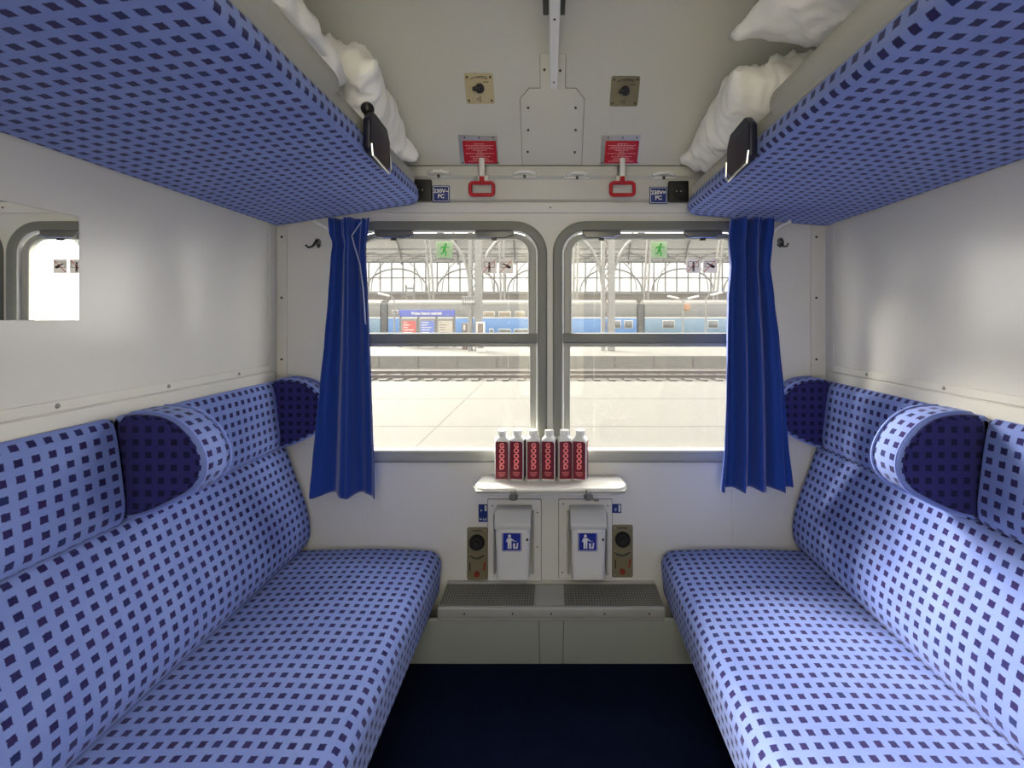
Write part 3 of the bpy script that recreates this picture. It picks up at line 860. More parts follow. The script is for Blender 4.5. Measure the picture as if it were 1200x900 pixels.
for px, py in ((619, 126), (674.5, 126), (619, 152), (674.5, 152), (618.5, 177.5), (673.5, 178), (638, 81.5), (656.5, 82.5)):
    u, v = slope_uv(px, py); q = B(); cyl(q, (0, 0, 0), (0, 0, .002), .0042, seg=10); bmesh.ops.transform(q, matrix=on_slope(u, v, .003), verts=q.verts)
    obj('screw', q, 'screw', r)
settle(r)

# long pale rail running back from the slope under the ceiling
r = thing('ceiling_rail', 'long pale metal rail running under the ceiling above the aisle', 'rail', (.008, -.2, 1.92))
obj('rail_bar', box(B(), -.004, .0205, -LEN + .005, -.172, 1.921, 1.975, .002, 1), 'white', r)
for y in (-.22, -.52, -.80):
    obj('screw', cyl(B(), (.008, y, 1.921), (.008, y, 1.919), .003, seg=8), 'screw', r)
for xa, xb in ((-.016, -.008), (.026, .031)):
    obj('side_strap', box(B(), xa, xb, -1.10, -.52, 1.940, 2.185, .002, 1), 'alu', r)
    obj('side_clip', box(B(), min(xa, xb) - .004, max(xa, xb) + .002, -.60, -.525, 1.926, 1.95, .002, 1), 'screw', r)
settle(r)

# ================================================================== TABLE AND BOTTLES
TZ = .635
r = thing('folding_table', 'small white folding table under the windows', 'table', (0, 0, TZ - .022))
bm = plate_mesh(fillet([(-.262, -.142), (.256, -.142), (.244, -.021), (-.244, -.021)], [.045, .045, .004, .004], 8), (), .022, .005, Matrix.Translation((0, 0, TZ - .022)))
obj('table_top', bm, 'table_white', r)
obj('edge_band', tube(B(), [(-.240, -.060, TZ - .012), (-.258, -.10, TZ - .012), (-.243, -.138, TZ - .012), (-.21, -.1425, TZ - .012), (.21, -.1425, TZ - .012), (.238, -.138, TZ - .012), (.252, -.10, TZ - .012), (.236, -.060, TZ - .012)], .005, 8), 'grey_frame', r)
for px in (602, 689.5):
    x = wx(px, 1.51)
    h = obj('hinge_bracket', box(B(), x - .009, x + .009, -.152, -.126, TZ - .038, TZ - .004, .003, 2), 'alu_dark', r)
    q = box(B(), x - .014, x - .010, -.150, -.01, TZ - .036, TZ - .020, .001, 1); box(q, x + .010, x + .014, -.150, -.01, TZ - .036, TZ - .020, .001, 1)
    obj('support_arm', q, 'alu_dark', r)
q = obj('catch_lever', tube(B(), [(wx(693, 1.51), -.150, TZ - .03), (wx(697, 1.51), -.150, TZ - .036), (wx(701, 1.51), -.148, TZ - .036)], .004, 8), 'alu_dark', r)
obj('wall_mount', box(B(), -.235, .235, -.022, 0, TZ - .03, TZ - .001, .003, 1), 'trim_white', r)
settle(r)

def make_bottle():
    r = thing('juice_bottle', '', 'bottle', (0, 0, 0), 'juice bottles on the folding table')
    h = .0245
    secs = [(0, .88, .006), (.004, .97, .008), (.010, 1, .009), (.134, 1, .009), (.139, .97, .011), (.144, .80, .014), (.148, .66, .0155), (.150, .60, .0146)]
    bm = B(); rings = []
    for z, k, rad in secs:
        rings.append([bm.verts.new((x, y, z)) for x, y in rrect(-h * k, h * k, -h * k, h * k, min(rad, h * k * .98), 5)])
    n = len(rings[0])
    for a, b in zip(rings, rings[1:]):
        for j in range(n): bm.faces.new((a[j], a[(j + 1) % n], b[(j + 1) % n], b[j]))
    bm.faces.new(rings[0][::-1]); bm.faces.new(rings[-1])
    obj('bottle_body', bm, 'bottle_white', r, 40)
    bm = B(); cyl(bm, (0, 0, .150), (0, 0, .1525), .0162, seg=24); cyl(bm, (0, 0, .1525), (0, 0, .168), .0158, .0152, 24)
    for k in range(24):
        a = k * PI / 12
        cyl(bm, (math.cos(a) * .0155, math.sin(a) * .0155, .153), (math.cos(a) * .0152, math.sin(a) * .0152, .167), .0009, seg=5)
    obj('cap', bm, 'white', r, 40)
    # wrap label on the front and one side
    lb = B()
    M = Matrix(((1, 0, 0, 0), (0, 0, -1, -h - .0003), (0, 1, 0, 0), (0, 0, 0, 1)))
    merge(lb, plate_mesh(fillet([(-.0215, .006), (.0215, .006), (.0215, .134), (-.0215, .134)], [.003, .003, .009, .003], 4), (), .0008, 0, M))
    M2 = Matrix(((0, 0, 1, h + .0003), (1, 0, 0, 0), (0, 1, 0, 0), (0, 0, 0, 1)))
    merge(lb, plate_mesh(rrect(-.0185, .0185, .006, .134, .003, 3), (), .0008, 0, M2))
    L = obj('label_wrap', lb, 'label_wine', r, None)
    L['label'] = 'wine red label with pink letters'
    tx = B()
    for k, c in enumerate('GOOOD'):
        merge(tx, text_bm(c, .0225, Matrix(((1, 0, 0, .000), (0, 0, -1, -h - .0012), (0, 1, 0, .120 - k * .0183), (0, 0, 0, 1))), .0002, 1, 1, .0011))
    for k, wd in enumerate((.013, .011, .012, .007)):
        z = .029 - k * .0042
        merge(tx, plate_mesh([(-wd, z), (wd, z), (wd, z + .0012), (-wd, z + .0012)], (), .0003, 0, Matrix(((1, 0, 0, 0), (0, 0, -1, -h - .0011), (0, 1, 0, 0), (0, 0, 0, 1)))))
    obj('lettering', tx, 'letter_pink', L, None)
    return r
def copy_tree(o, parent=None):
    c = o.copy(); COL.objects.link(c); c.parent = parent
    for ch in list(o.children): copy_tree(ch, c)
    return c
b0 = make_bottle()
WHERE = ['leftmost bottle of the row on the table, red labelled with white cap', 'second bottle from the left on the table, red labelled with white cap', 'third bottle from the left on the table, red labelled with white cap',
         'third bottle from the right on the table, red labelled with white cap', 'second bottle from the right on the table, red labelled with white cap', 'rightmost bottle of the row on the table, red labelled with white cap']
for k, (px, rot, dy) in enumerate(((588.5, 3, 0), (606.5, -6, .002), (624.5, 7, .001), (643.5, -9, .001), (661.5, 8, .003), (680, -12, .0))):
    o = b0 if k == 0 else copy_tree(b0)
    o.location = (wx(px, 1.596), -.050 + dy, TZ + .0003); o.rotation_euler = (0, 0, math.radians(rot)); o['label'] = WHERE[k]

# ================================================================== BINS AND CONTROLS
for a, b, c, d, lb, scr in ((572, 634, 585, 680, 'white access panel behind the left waste bin', ((577, 592), (630, 600), (630, 640))),
                            (655, 717, 585, 677, 'white access panel behind the right waste bin', ((660, 590), (712, 592), (659, 670), (712, 672)))):
    r = thing('access_panel', lb, 'panel', (wx((a + b) / 2), 0, wz(d)), 'access panels behind the bins')
    obj('sheet', plate_mesh(rrect(wx(a), wx(b), wz(d), wz(c), .004, 3), (), .004, .001, on_wall()), 'wall_paint', r)
    obj('gasket', plate_mesh(rrect(wx(a) - .0018, wx(b) + .0018, wz(d) - .0018, wz(c) + .0018, .004, 3), (), .001, 0, on_wall()), 'seam', r, None)
    for px, py in scr:
        obj('screw', cyl(B(), (wx(px), -.004, wz(py)), (wx(px), -.0055, wz(py)), .0026, seg=8), 'screw', r)
    settle(r)

def waste_bin(px0, px1, lb):
    d = 1.563; x0, x1 = wx(px0, d), wx(px1, d); xc = (x0 + x1) / 2; hw = (x1 - x0) / 2
    zt, zb = .528, .298
    r = thing('waste_bin', lb, 'bin', (xc, -.05, zb), 'white wall bins')
    # body tapers slightly downwards
    bm = B()
    top = rrect(xc - hw, xc + hw, -.082, -.010, .012, 5); bot = rrect(xc - hw * .93, xc + hw * .93, -.072, -.010, .012, 5)
    lv = [(zb, .93, bot), (zb + .006, 1, bot), (zt - .042, 1, top)]
    rings = [[bm.verts.new((x if i else xc + (x - xc) * .97, y, z)) for x, y in pl] for i, (z, k, pl) in enumerate(lv)]
    n = len(top)
    for a, b in zip(rings, rings[1:]):
        for j in range(n): bm.faces.new((a[j], a[(j + 1) % n], b[(j + 1) % n], b[j]))
    bm.faces.new(rings[0][::-1]); bm.faces.new(rings[-1])
    obj('bin_body', bm, 'bin_white', r, 40)
    # hinged lid: sloping top with a rounded nose and a front lip
    pr = fillet([(-.0075, zt - .044), (-.0075, zt), (-.050, zt + .001), (-.090, zt - .036), (-.090, zt - .052), (-.084, zt - .052)], [.002, .004, .02, .010, .002, .002], 5)
    bm = B(); R = [[bm.verts.new((xx, y, z)) for y, z in pr] for xx in (xc - hw - .002, xc + hw + .002)]
    n = len(pr)
    for j in range(n): bm.faces.new((R[0][j], R[0][(j + 1) % n], R[1][(j + 1) % n], R[1][j]))
    bm.faces.new(R[0]); bm.faces.new(R[1][::-1]); bmesh.ops.recalc_face_normals(bm, faces=bm.faces)
    lid = obj('bin_lid', bm, 'bin_lid', r, 40)
    m = lid.modifiers.new('soft', 'BEVEL'); m.width = .003; m.segments = 2; m.limit_method = 'ANGLE'
    obj('lid_lip', box(B(), xc - hw * .70, xc + hw * .70, -.088, -.080, zt - .066, zt - .050, .003, 2), 'bin_white', lid)
    for sx in (-1, 1):
        obj('side_rail', box(B(), xc + sx * (hw + .007) - .003, xc + sx * (hw + .007) + .003, -.05, -.0075, zb + .004, zt - .02, .002, 1), 'alu', r)
    # pictogram plate: figure dropping litter
    zc = .432; h = .0335; tilt = Matrix.Identity(4)
    yo = .0808
    xs = xc - .003
    sg = obj('litter_sign', plate_mesh(rrect(xs - h, xs + h, zc - h, zc + h, .005, 4), (), .003, .0006, on_wall(0, 0, yo - .0015)), 'bin_blue', r)
    sg['label'] = 'blue square sign with a white figure dropping litter'
    q = plate_mesh(rrect(xs - h + .002, xs + h - .002, zc - h + .002, zc + h - .002, .004, 4), [rrect(xs - h + .0036, xs + h - .0036, zc - h + .0036, zc + h - .0036, .003, 4)], .0005, 0, on_wall(0, 0, yo + .0014))
    M = on_wall(xs - .006, zc, yo + .0014)
    merge(q, plate_mesh([(-.002 + math.cos(a) * .0052, .019 + math.sin(a) * .0052) for a in [k * PI / 7 for k in range(14)]], (), .0005, 0, M))
    for pl in ([(-.009, -.004), (.005, -.004), (.006, .012), (-.009, .012)], [(-.008, -.024), (-.0025, -.024), (-.0015, -.004), (-.008, -.004)], [(.0, -.024), (.005, -.024), (.005, -.004), (-.0005, -.004)],
               [(-.009, .012), (-.014, .0), (-.0115, -.001), (-.006, .008)], [(.003, .012), (.016, .003), (.0145, .0), (.003, .007)],
               [(.011, -.024), (.017, -.024), (.018, -.006), (.010, -.006)], [(.019, -.024), (.026, -.024), (.028, -.004), (.024, -.004), (.022, -.018), (.0195, -.018)], [(.018, .001), (.022, .003), (.021, -.001)]):
        merge(q, plate_mesh(pl, (), .0005, 0, M))
    obj('pictogram', q, 'white', sg, None)
    obj('lock', cyl(B(), (xc + hw * .82, -.078, .438), (xc + hw * .82, -.083, .438), .004, seg=10), 'screw', r)
    settle(r)
waste_bin(580, 621.5, 'white wall bin with blue sign, left of the two under the table')
waste_bin(669, 710.5, 'white wall bin with blue sign, right of the two under the table')

def climate_plate(a, b, c, d, kx, ky, lb):
    x0, x1, z1, z0 = wx(a), wx(b), wz(c), wz(d); xc = (x0 + x1) / 2
    r = thing('heating_control', lb, 'control', (xc, 0, z0), 'olive heating control plates')
    obj('face_plate', plate_mesh(rrect(x0, x1, z0, z1, .007, 4), (), .004, .001, on_wall(0, 0, .0)), 'olive', r)
    x, z = wx(kx), wz(ky)
    q = B(); cyl(q, (x, -.004, z), (x, -.012, z), .0285, .026, 28); 
    k = obj('knob', q, 'black', r)
    q = plate_mesh([(x + math.cos(t) * .019, z + math.sin(t) * .019) for t in [i * PI / 14 for i in range(28)]], [[(x + math.cos(t) * .014, z + math.sin(t) * .014) for t in [i * PI / 14 for i in range(28)]]], .003, .0008, on_wall(0, 0, .0115))
    cyl(q, (x, -.011, z), (x, -.020, z), .010, .008, 20)
    obj('knob_grip', q, 'mesh_dark', k)
    zz = z - .047
    q = tube(B(), [(xc - .028 + i / 10 * .056, -.0046, zz - .010 * math.sin(i / 10 * PI) + .004 * (i / 10)) for i in range(11)], .0013, 5)
    tube(q, [(xc - .028 + i / 10 * .056, -.0046, zz - .0145 * math.sin(i / 10 * PI) + .004 * (i / 10)) for i in range(11)], .0013, 5)
    merge(q, plate_mesh([(xc - .018, z1 - .013), (xc + .016, z1 - .013), (xc + .016, z1 - .010), (xc - .018, z1 - .010)], (), .0006, 0, on_wall(0, 0, .004)))
    merge(q, plate_mesh([(xc - .028, zz - .055), (xc - .024, zz - .055), (xc - .024, zz - .025), (xc - .028, zz - .025)], (), .0006, 0, on_wall(0, 0, .004)))
    obj('scale_mark', q, 'black', r, None)
    obj('red_mark', plate_mesh([(xc + .020, zz - .052), (xc + .026, zz - .055), (xc + .030, zz - .026), (xc + .024, zz - .020)], (), .0006, 0, on_wall(0, 0, .004)), 'red_dull', r, None)
    obj('red_button', cyl(B(), (xc - .001, -.004, z0 + .022), (xc - .001, -.009, z0 + .022), .010, seg=18), 'red_dull', r)
    for sx in (-.028, .028):
        for sz in (z0 + .010, z1 - .010, zz + .006):
            obj('screw', cyl(B(), (xc + sx, -.004, sz), (xc + sx, -.006, sz), .0034, seg=10), 'screw_light', r)
    settle(r)
climate_plate(547.5, 571.5, 617.5, 679, 559, 635, 'olive control plate with black dial and red button, left of the left bin')
climate_plate(717.5, 741.5, 614.5, 676, 729.5, 631.5, 'olive control plate with black dial and red button, right of the right bin')

def wall_label(a, b, c, d, rows, lb):
    x0, x1, z1, z0 = wx(a), wx(b), wz(c), wz(d)
    r = thing('wall_sticker', lb, 'sticker', ((x0 + x1) / 2, 0, z0))
    obj('sticker_sheet', plate_mesh([(x0, z0), (x1, z0), (x1, z1), (x0, z1)], (), .001, 0, on_wall(0, 0, .0)), 'sign_blue', r, None)
    q = B()
    for (u0, u1, v0, v1) in rows:
        merge(q, plate_mesh([(x0 + (x1 - x0) * u0, z0 + (z1 - z0) * v0), (x0 + (x1 - x0) * u1, z0 + (z1 - z0) * v0), (x0 + (x1 - x0) * u1, z0 + (z1 - z0) * v1), (x0 + (x1 - x0) * u0, z0 + (z1 - z0) * v1)], (), .0004, 0, on_wall(0, 0, .001)))
    obj('printed_marks', q, 'print_white', r, None)
    settle(r)
wall_label(560.8, 571.2, 591, 611.5, [(.68, .92, .62, .95), (.25, .32, .60, .72), (.32, .42, .64, .68), (.12, .40, .12, .18), (.52, .88, .10, .15), (.12, .18, .12, .26), (.52, .58, .10, .24), (.82, .88, .10, .24)], 'tall dark blue sticker above the left control plate')
wall_label(717, 728, 590.5, 601, [(.70, .92, .12, .90), (.30, .36, .2, .55), (.42, .48, .2, .55), (.30, .48, .50, .56)], 'short dark blue sticker above the right control plate')

# ================================================================== HEATER COVER
HZ = .25
r = thing('heater_cover', 'grey heater duct with two mesh grilles along the floor under the windows', 'heater', (0, -.05, 0))
bm = box(B(), -.368, .368, -.150, -.001, .205, HZ - .002, .003, 1)
obj('duct_top', bm, 'heater_top', r)
obj('rear_strip', box(B(), -.368, .368, -.018, -.002, HZ - .0015, HZ + .006, .002, 1), 'alu', r)
obj('front_lip', box(B(), -.369, .369, -.158, -.142, HZ - .030, HZ + .003, .005, 3), 'heater_top', r)
for a, b in ((-.366, -.058), (.044, .366)):
    g = obj('grille', box(B(), a, b, -.136, -.022, HZ - .0015, HZ - .0005), 'mesh_dark', r, None)
    q = B(); k = int((b - a) / .0085)
    for i in range(k + 1):
        x = a + (b - a) * i / k; box(q, x - .0016, x + .0016, -.137, -.021, HZ, HZ + .002)
    for i in range(13):
        y = -.137 + .116 * i / 12; box(q, a, b, y - .0016, y + .0016, HZ, HZ + .0022)
    m = obj('wire_mesh', q, 'mesh_bar', g, None)
obj('centre_plate', box(B(), -.056, .042, -.140, -.020, HZ - .002, HZ + .002, .001, 1), 'heater_top', r)
# sloping kick panel, running on under both benches
bm = B()
sec = [(-.146, .2045), (-.060, .001), (-.045, .001), (-.130, .2045)]
R = [[bm.verts.new((x, y, z)) for y, z in sec] for x in (-.60, .60)]
for j in range(4): bm.faces.new((R[0][j], R[0][(j + 1) % 4], R[1][(j + 1) % 4], R[1][j]))
bm.faces.new(R[0]); bm.faces.new(R[1][::-1]); bmesh.ops.recalc_face_normals(bm, faces=bm.faces)
obj('kick_panel', bm, 'heater_grey', r, None)
for x in (-.040, .040):
    q = B(); R = [[q.verts.new((xx, y - .0006, z)) for y, z in sec[:2]] for xx in (x - .0012, x + .0012)]
    q.faces.new((R[0][0], R[0][1], R[1][1], R[1][0]))
    s_ = obj('panel_joint', q, 'seam', r, None)
    sd = s_.modifiers.new('thick', 'SOLIDIFY'); sd.thickness = .0006; sd.offset = -1
for px in (545, 601, 646, 708, 760):
    obj('screw', cyl(B(), (wx(px, 1.50), -.158, HZ - .014), (wx(px, 1.50), -.1595, HZ - .014), .003, seg=8), 'screw', r)
settle(r)

# fill lamp added out of view over the door end, to brighten the room
r = thing('fill_lamp', 'added white oblong fill lamp, out of view over the door end of the aisle', 'lamp', (0, -1.75, 2.2))
obj('fill_lamp_base', box(B(), -.34, -.04, -1.96, -1.62, 2.175, 2.199, .008, 3), 'trim_white', r)
obj('diffuser', box(B(), -.325, -.055, -1.945, -1.635, 2.150, 2.176, .010, 3), 'fill_glow', r)
settle(r)

# ================================================================== OUTSIDE: STATION HALL
def ext(px, py, d): return Vector(((px - CX) * d / F, d - 1.646, CAM.z - (py - CY) * d / F))
PZ = -.70
struct('platform_near', box(B(), -70, 70, .45, 12.15, PZ - .55, PZ), 'concrete', smooth=None)
bm = B()
for k in range(9):
    box(bm, -30 + k * 7 - .012, -30 + k * 7 + .012, .5, 12.1, PZ, PZ + .004)
for y in (3.2, 6.4, 9.2): box(bm, -60, 60, y - .012, y + .012, PZ, PZ + .004)
struct('trim_%d' % 40, bm, 'kerb_line', smooth=None)
struct('track_bed', box(B(), -70, 70, 12.15, 21.4, -1.6, -1.28), 'ballast', smooth=None)
struct('platform_far', box(B(), -70, 70, 21.36, 42.0, -1.6, PZ), 'concrete', smooth=None)
bm = box(B(), -70, 70, 21.25, 21.36, -1.28, PZ + .02)
kb = struct('trim_41', bm, 'kerb', smooth=None)
bm = B()
for k in range(60): box(bm, -30 + k * 1.95 - .025, -30 + k * 1.95 + .025, 21.235, 21.25, -1.28, PZ + .0)
obj('kerb_joints', bm, 'kerb_line', kb, None)
struct('ground', box(B(), -120, 120, 42.0, 130, -1.6, -1.25), 'ballast', smooth=None)
for k, (y, lb) in enumerate(((13.6, 'near railway track beyond the platform edge'), (17.6, 'far railway track below the far platform kerb'))):
    t = thing('railway_track', lb, 'track', (0, y, -1.28), 'tracks between the platforms')
    for dy in (-.72, .72):
        q = box(B(), -65, 65, y + dy - .035, y + dy + .035, -1.12, -1.08, .01, 1); box(q, -65, 65, y + dy - .012, y + dy + .012, -1.20, -1.10); box(q, -65, 65, y + dy - .07, y + dy + .07, -1.22, -1.195)
        obj('rail', q, 'rail_rust', t, None)
    q = B()
    for i in range(200): box(q, -60 + i * .6 - .12, -60 + i * .6 + .12, y - 1.25, y + 1.25, -1.29, -1.21)
    obj('sleepers', q, 'kerb_line', t, None)
    settle(t)

# trains
def coach(x0, x1, y, body, stripe_h, lb, wins, yellow_wins=(), small=()):
    t = thing('train_coach', lb, 'train', ((x0 + x1) / 2, y, -1.08), 'coaches of the train across the station')
    zb, zs, zt = -.80, 1.22, 2.75
    obj('lower_body', box(B(), x0, x1, y - 1.4, y + 1.4, zb, zs, .12, 3), body, t)
    obj('stripe', box(B(), x0, x1, y - 1.42, y + 1.42, zs - .05, zs + .10, .02, 1), 'coach_white', t)
    obj('upper_body', box(B(), x0, x1, y - 1.4, y + 1.4, zs, zt, .10, 3), 'coach_grey', t)
    q = B(); R = []
    for xx in (x0, x1):
        R.append([q.verts.new((xx, y + 1.42 * math.cos(a), zt - .05 + .62 * math.sin(a))) for a in [k * PI / 14 for k in range(15)]])
    for j in range(14): q.faces.new((R[0][j], R[0][j + 1], R[1][j + 1], R[1][j]))
    q.faces.new(R[0]); q.faces.new(R[1]); bmesh.ops.recalc_face_normals(q, faces=q.faces)
    obj('coach_roof', q, 'coach_roof', t)
    obj('sole_bar', box(B(), x0, x1, y - 1.43, y + 1.3, zb - .12, zb + .14, .02, 1), 'coach_white', t)
    for (a, b, z0, z1) in wins:
        w = obj('coach_window', box(B(), a - .06, b + .06, y - 1.46, y - 1.40, z0 - .06, z1 + .06, .05, 2), 'coach_white', t)
        obj('window_glass', box(B(), a, b, y - 1.48, y - 1.455, z0, z1, .04, 2), 'coach_yellow' if (a, b, z0, z1) in yellow_wins else 'coach_glass', w)
    for xx in (x0 + 3.2, x1 - 3.2):
        q = B()
        for dx in (-1.2, 1.2): cyl(q, (xx + dx, y - .85, -.62 - .1), (xx + dx, y - .70, -.62 - .1), .46, seg=20)
        obj('bogie', q, 'gangway', t)
    settle(t); return t
D = 54.0; TY = D - 1.646
def tx(px): return (px - CX) * (D - 1.4) / F
def tz(py): return CAM.z - (py - CY) * (D - 1.4) / F
g1, g2 = tx(450), tx(751)
yellow_wins = [(tx(a), tx(b), tz(370.5), tz(365.5)) for a, b in ((567, 579), (585, 598), (604, 614))]
coach(g1 - 26, g1 - .42, TY, 'coach_pale', 1, 'pale blue train coach at the far left of the station', [(g1 - 4 - 3 * k, g1 - 2.4 - 3 * k, 1.6, 2.4) for k in range(4)])
coach(g1 + .42, g2 - .42, TY, 'coach_blue', 1, 'bright blue train coach behind the blue station name board',
      yellow_wins + [(tx(a), tx(b), tz(384), tz(376)) for a, b in ((718, 727), (732, 741))] + [(tx(a), tx(b), tz(389), tz(386)) for a, b in ((574, 578), (585, 598), (603, 622))] + [(tx(a), tx(b), tz(367), tz(364)) for a, b in ((460, 466),)], yellow_wins)
coach(g2 + .42, g2 + 26, TY, 'coach_pale', 1, 'pale blue grey train coach at the right of the station', [(tx(a), tx(b), tz(384), tz(376)) for a, b in ((777, 790), (830, 841))])
for x, lb in ((g1, 'dark gangway joint between the left and middle coaches'), (g2, 'dark gangway joint between the middle and right coaches')):
    q = box(B(), x - .34, x + .34, TY - 1.45, TY + 1.1, -.75, 2.9, .12, 3)
    for z in (0, .6, 1.2, 1.8, 2.4): box(q, x - .36, x + .36, TY - 1.48, TY + 1.1, z, z + .08, .03, 1)
    tag(obj('gangway_bellows', q, 'gangway'), lb, 'train', 'gangway joints')

# information stand with the station name
d = 30.0; y = d - 1.646
def sx(px): return (px - CX) * d / F
def sz(py): return CAM.z - (py - CY) * d / F
t = thing('station_board', 'blue station name board over three posters on the far platform', 'sign', (sx(500), y, PZ))
hb = obj('name_board', box(B(), sx(468), sx(533), y - .08, y + .08, sz(371), sz(363), .02, 1), 'sign_cobalt', t)
obj('name_strip', box(B(), sx(480.5), sx(520), y - .09, y - .07, sz(370), sz(364.3), .004, 1), 'sign_cobalt', hb)
obj('lettering', text_bm('Praha hlavní nádraží', .245, Matrix(((1, 0, 0, sx(500.3)), (0, 0, -1, y - .10), (0, 1, 0, sz(367.3)), (0, 0, 0, 1))), .006, 1, 1, .008), 'coach_white', hb, None)
for px in (469, 490.5, 511.5, 532.5):
    obj('post', box(B(), sx(px) - .06, sx(px) + .06, y - .06, y + .06, PZ, sz(371), .01, 1), 'steel_grey', t)
for a, b, m, lb in ((470.5, 489, 'poster_red', 'red poster'), (491.5, 510.5, 'poster_blue', 'blue poster'), (512.5, 531.5, 'poster_white', 'white map poster')):
    p = obj('poster_case', box(B(), sx(a), sx(b), y - .10, y + .05, sz(404), sz(373.2), .02, 1), 'steel_pale', t)
    q = obj('poster', box(B(), sx(a) + .10, sx(b) - .06, y - .115, y - .098, sz(403), sz(376), .003, 1), m, p)
    q['label'] = lb
    q = B(); rnd = random.Random(int(a))
    for k in range(5):
        x0 = sx(a) + .16; z0 = sz(377.5) - k * .16
        box(q, x0, x0 + rnd.uniform(.2, .75), y - .122, y - .114, z0 - .05, z0, .002, 1)
    obj('printed_marks', q, 'coach_white' if m != 'poster_white' else 'poster_brown', p, None)
settle(t)

# lattice columns of the hall, the two near ones
def near_column(px, dd, rust, lb):
    y = dd - 1.646; X = lambda p: (p - CX) * dd / F
    t = thing('hall_column', lb, 'column', (X(px), y, PZ), 'tall lattice columns on the far platform')
    hw = .24; top = 6.6
    for s in (-1, 1):
        obj('flange', box(B(), X(px) + s * hw - (.11 if s < 0 else .20), X(px) + s * hw + (.11 if s < 0 else .20), y - .18, y + .18, PZ, top, .02, 1), 'steel_pale', t)
    q = B(); z = PZ + .3
    k = 0
    while z < top - .6:
        s = 1 if k % 2 else -1
        tube(q, [(X(px) - s * .16, y - .05, z), (X(px) + s * .10, y - .05, z + .42)], .03, 5); z += .36; k += 1
    obj('lacing', q, rust, t, None)
    for s in (-1, 1):
        pts = [(X(px) + s * (.3 + 3.2 * (1 - math.cos(a))), y, 3.2 + 3.4 * math.sin(a)) for a in [i * PI / 2 / 10 for i in range(11)]]
        obj('arched_brace', tube(B(), pts, .10, 6), 'steel_pale', t)
    settle(t)
near_column(556, 27.0, 'steel_pale', 'tall pale lattice column right of the station name board')
near_column(711.5, 27.0, 'steel_rust', 'tall pale lattice column with rusty lacing seen through the right window')

# far ribs and glazed end wall
DW = 76.0; YW = DW - 1.646
def hx(px): return (px - CX) * DW / F
def hz(py): return CAM.z - (py - CY) * DW / F
bm = box(B(), -60, 60, YW, YW + .6, -1.3, hz(344.5)); 
struct('hall_wall', bm, 'brown_wall', smooth=None)
bm = box(B(), -60, 60, YW - .15, YW + .6, hz(344.5), hz(341.5))
struct('hall_cornice', bm, 'steel_grey', smooth=None)
gw = thing('glazed_screen', 'tall glazed screen wall of thin mullions at the far side of the hall', 'screen wall', (0, YW, hz(341.5)))
q = B()
for k in range(-30, 31):
    x = hx(646 + k * 13.4); box(q, x - .10, x + .10, YW + .1, YW + .3, hz(341.5), hz(306))
obj('mullions', q, 'steel_grey', gw, None)
q = B()
for py in (325.5, ): box(q, -60, 60, YW + .1, YW + .28, hz(py) - .11, hz(py) + .11)
obj('transom', q, 'steel_grey', gw, None)
obj('screen_glass', box(B(), -60, 60, YW + .18, YW + .22, hz(341.5), hz(306)), 'sky_dim_glass', gw, None)
obj('head_beam', box(B(), -60, 60, YW - .1, YW + .5, hz(307), hz(305), .02, 1), 'steel_grey', gw)
q = B()
for pc in (382, 465, 548, 631, 716, 800, 884, 968):
    for rx, rz, r0 in ((36, 26, .13), (30, 38, .08)):
        pts = [(hx(pc + rx * math.cos(a)), YW - .05, hz(341) + (rz * DW / F) * math.sin(a)) for a in [i * PI / 18 for i in range(19)]]
        pts = [p for p in pts if p[2] < hz(306.5)]
        if len(pts) > 3 and rx == 36: tube(q, pts, r0, 6)
        elif rx == 30:
            a_ = [p for p in pts if p[0] > hx(pc)]; b_ = [p for p in pts if p[0] < hx(pc)]
            if len(a_) > 2: tube(q, a_, r0, 6)
            if len(b_) > 2: tube(q, b_, r0, 6)
obj('arch_bars', q, 'steel_grey', gw, None)
settle(gw)

d = 62.0; y = d - 1.646
def rx_(px): return (px - CX) * d / F
names = ['leaning lattice rib of the hall above the station name board', 'lattice rib behind the pair of stickers in the left window', 'lattice rib at the left edge of the right window',
         'lattice rib behind the joint of the right coaches', 'lattice rib beside the right curtain']
for k, (px, lean) in enumerate(((506, -1.2), (589, -.3), (674, .3), (757, .9), (838, 1.6))):
    t = thing('hall_rib', names[k], 'column', (rx_(px), y, -1.25), 'slender roof ribs of the hall')
    b0_, z0, z1 = rx_(px), -1.25, 12.5
    for s in (-1, 1):
        pts = [(b0_ + s * .26 + lean * max(0, (i / 12 - .3)) ** 1.5, y, z0 + (z1 - z0) * i / 12) for i in range(13)]
        obj('chord', tube(B(), pts, .13, 6), 'steel_pale', t)
    q = B()
    for i in range(26):
        f0, f1 = i / 26, (i + 1) / 26
        xa = b0_ + lean * max(0, (f0 - .3)) ** 1.5; xb = b0_ + lean * max(0, (f1 - .3)) ** 1.5
        s = 1 if i % 2 else -1
        tube(q, [(xa - s * .24, y, z0 + (z1 - z0) * f0), (xb + s * .24, y, z0 + (z1 - z0) * f1)], .045, 5)
    obj('lacing', q, 'steel_rust' if k == 3 else 'steel_pale', t, None)
    settle(t)

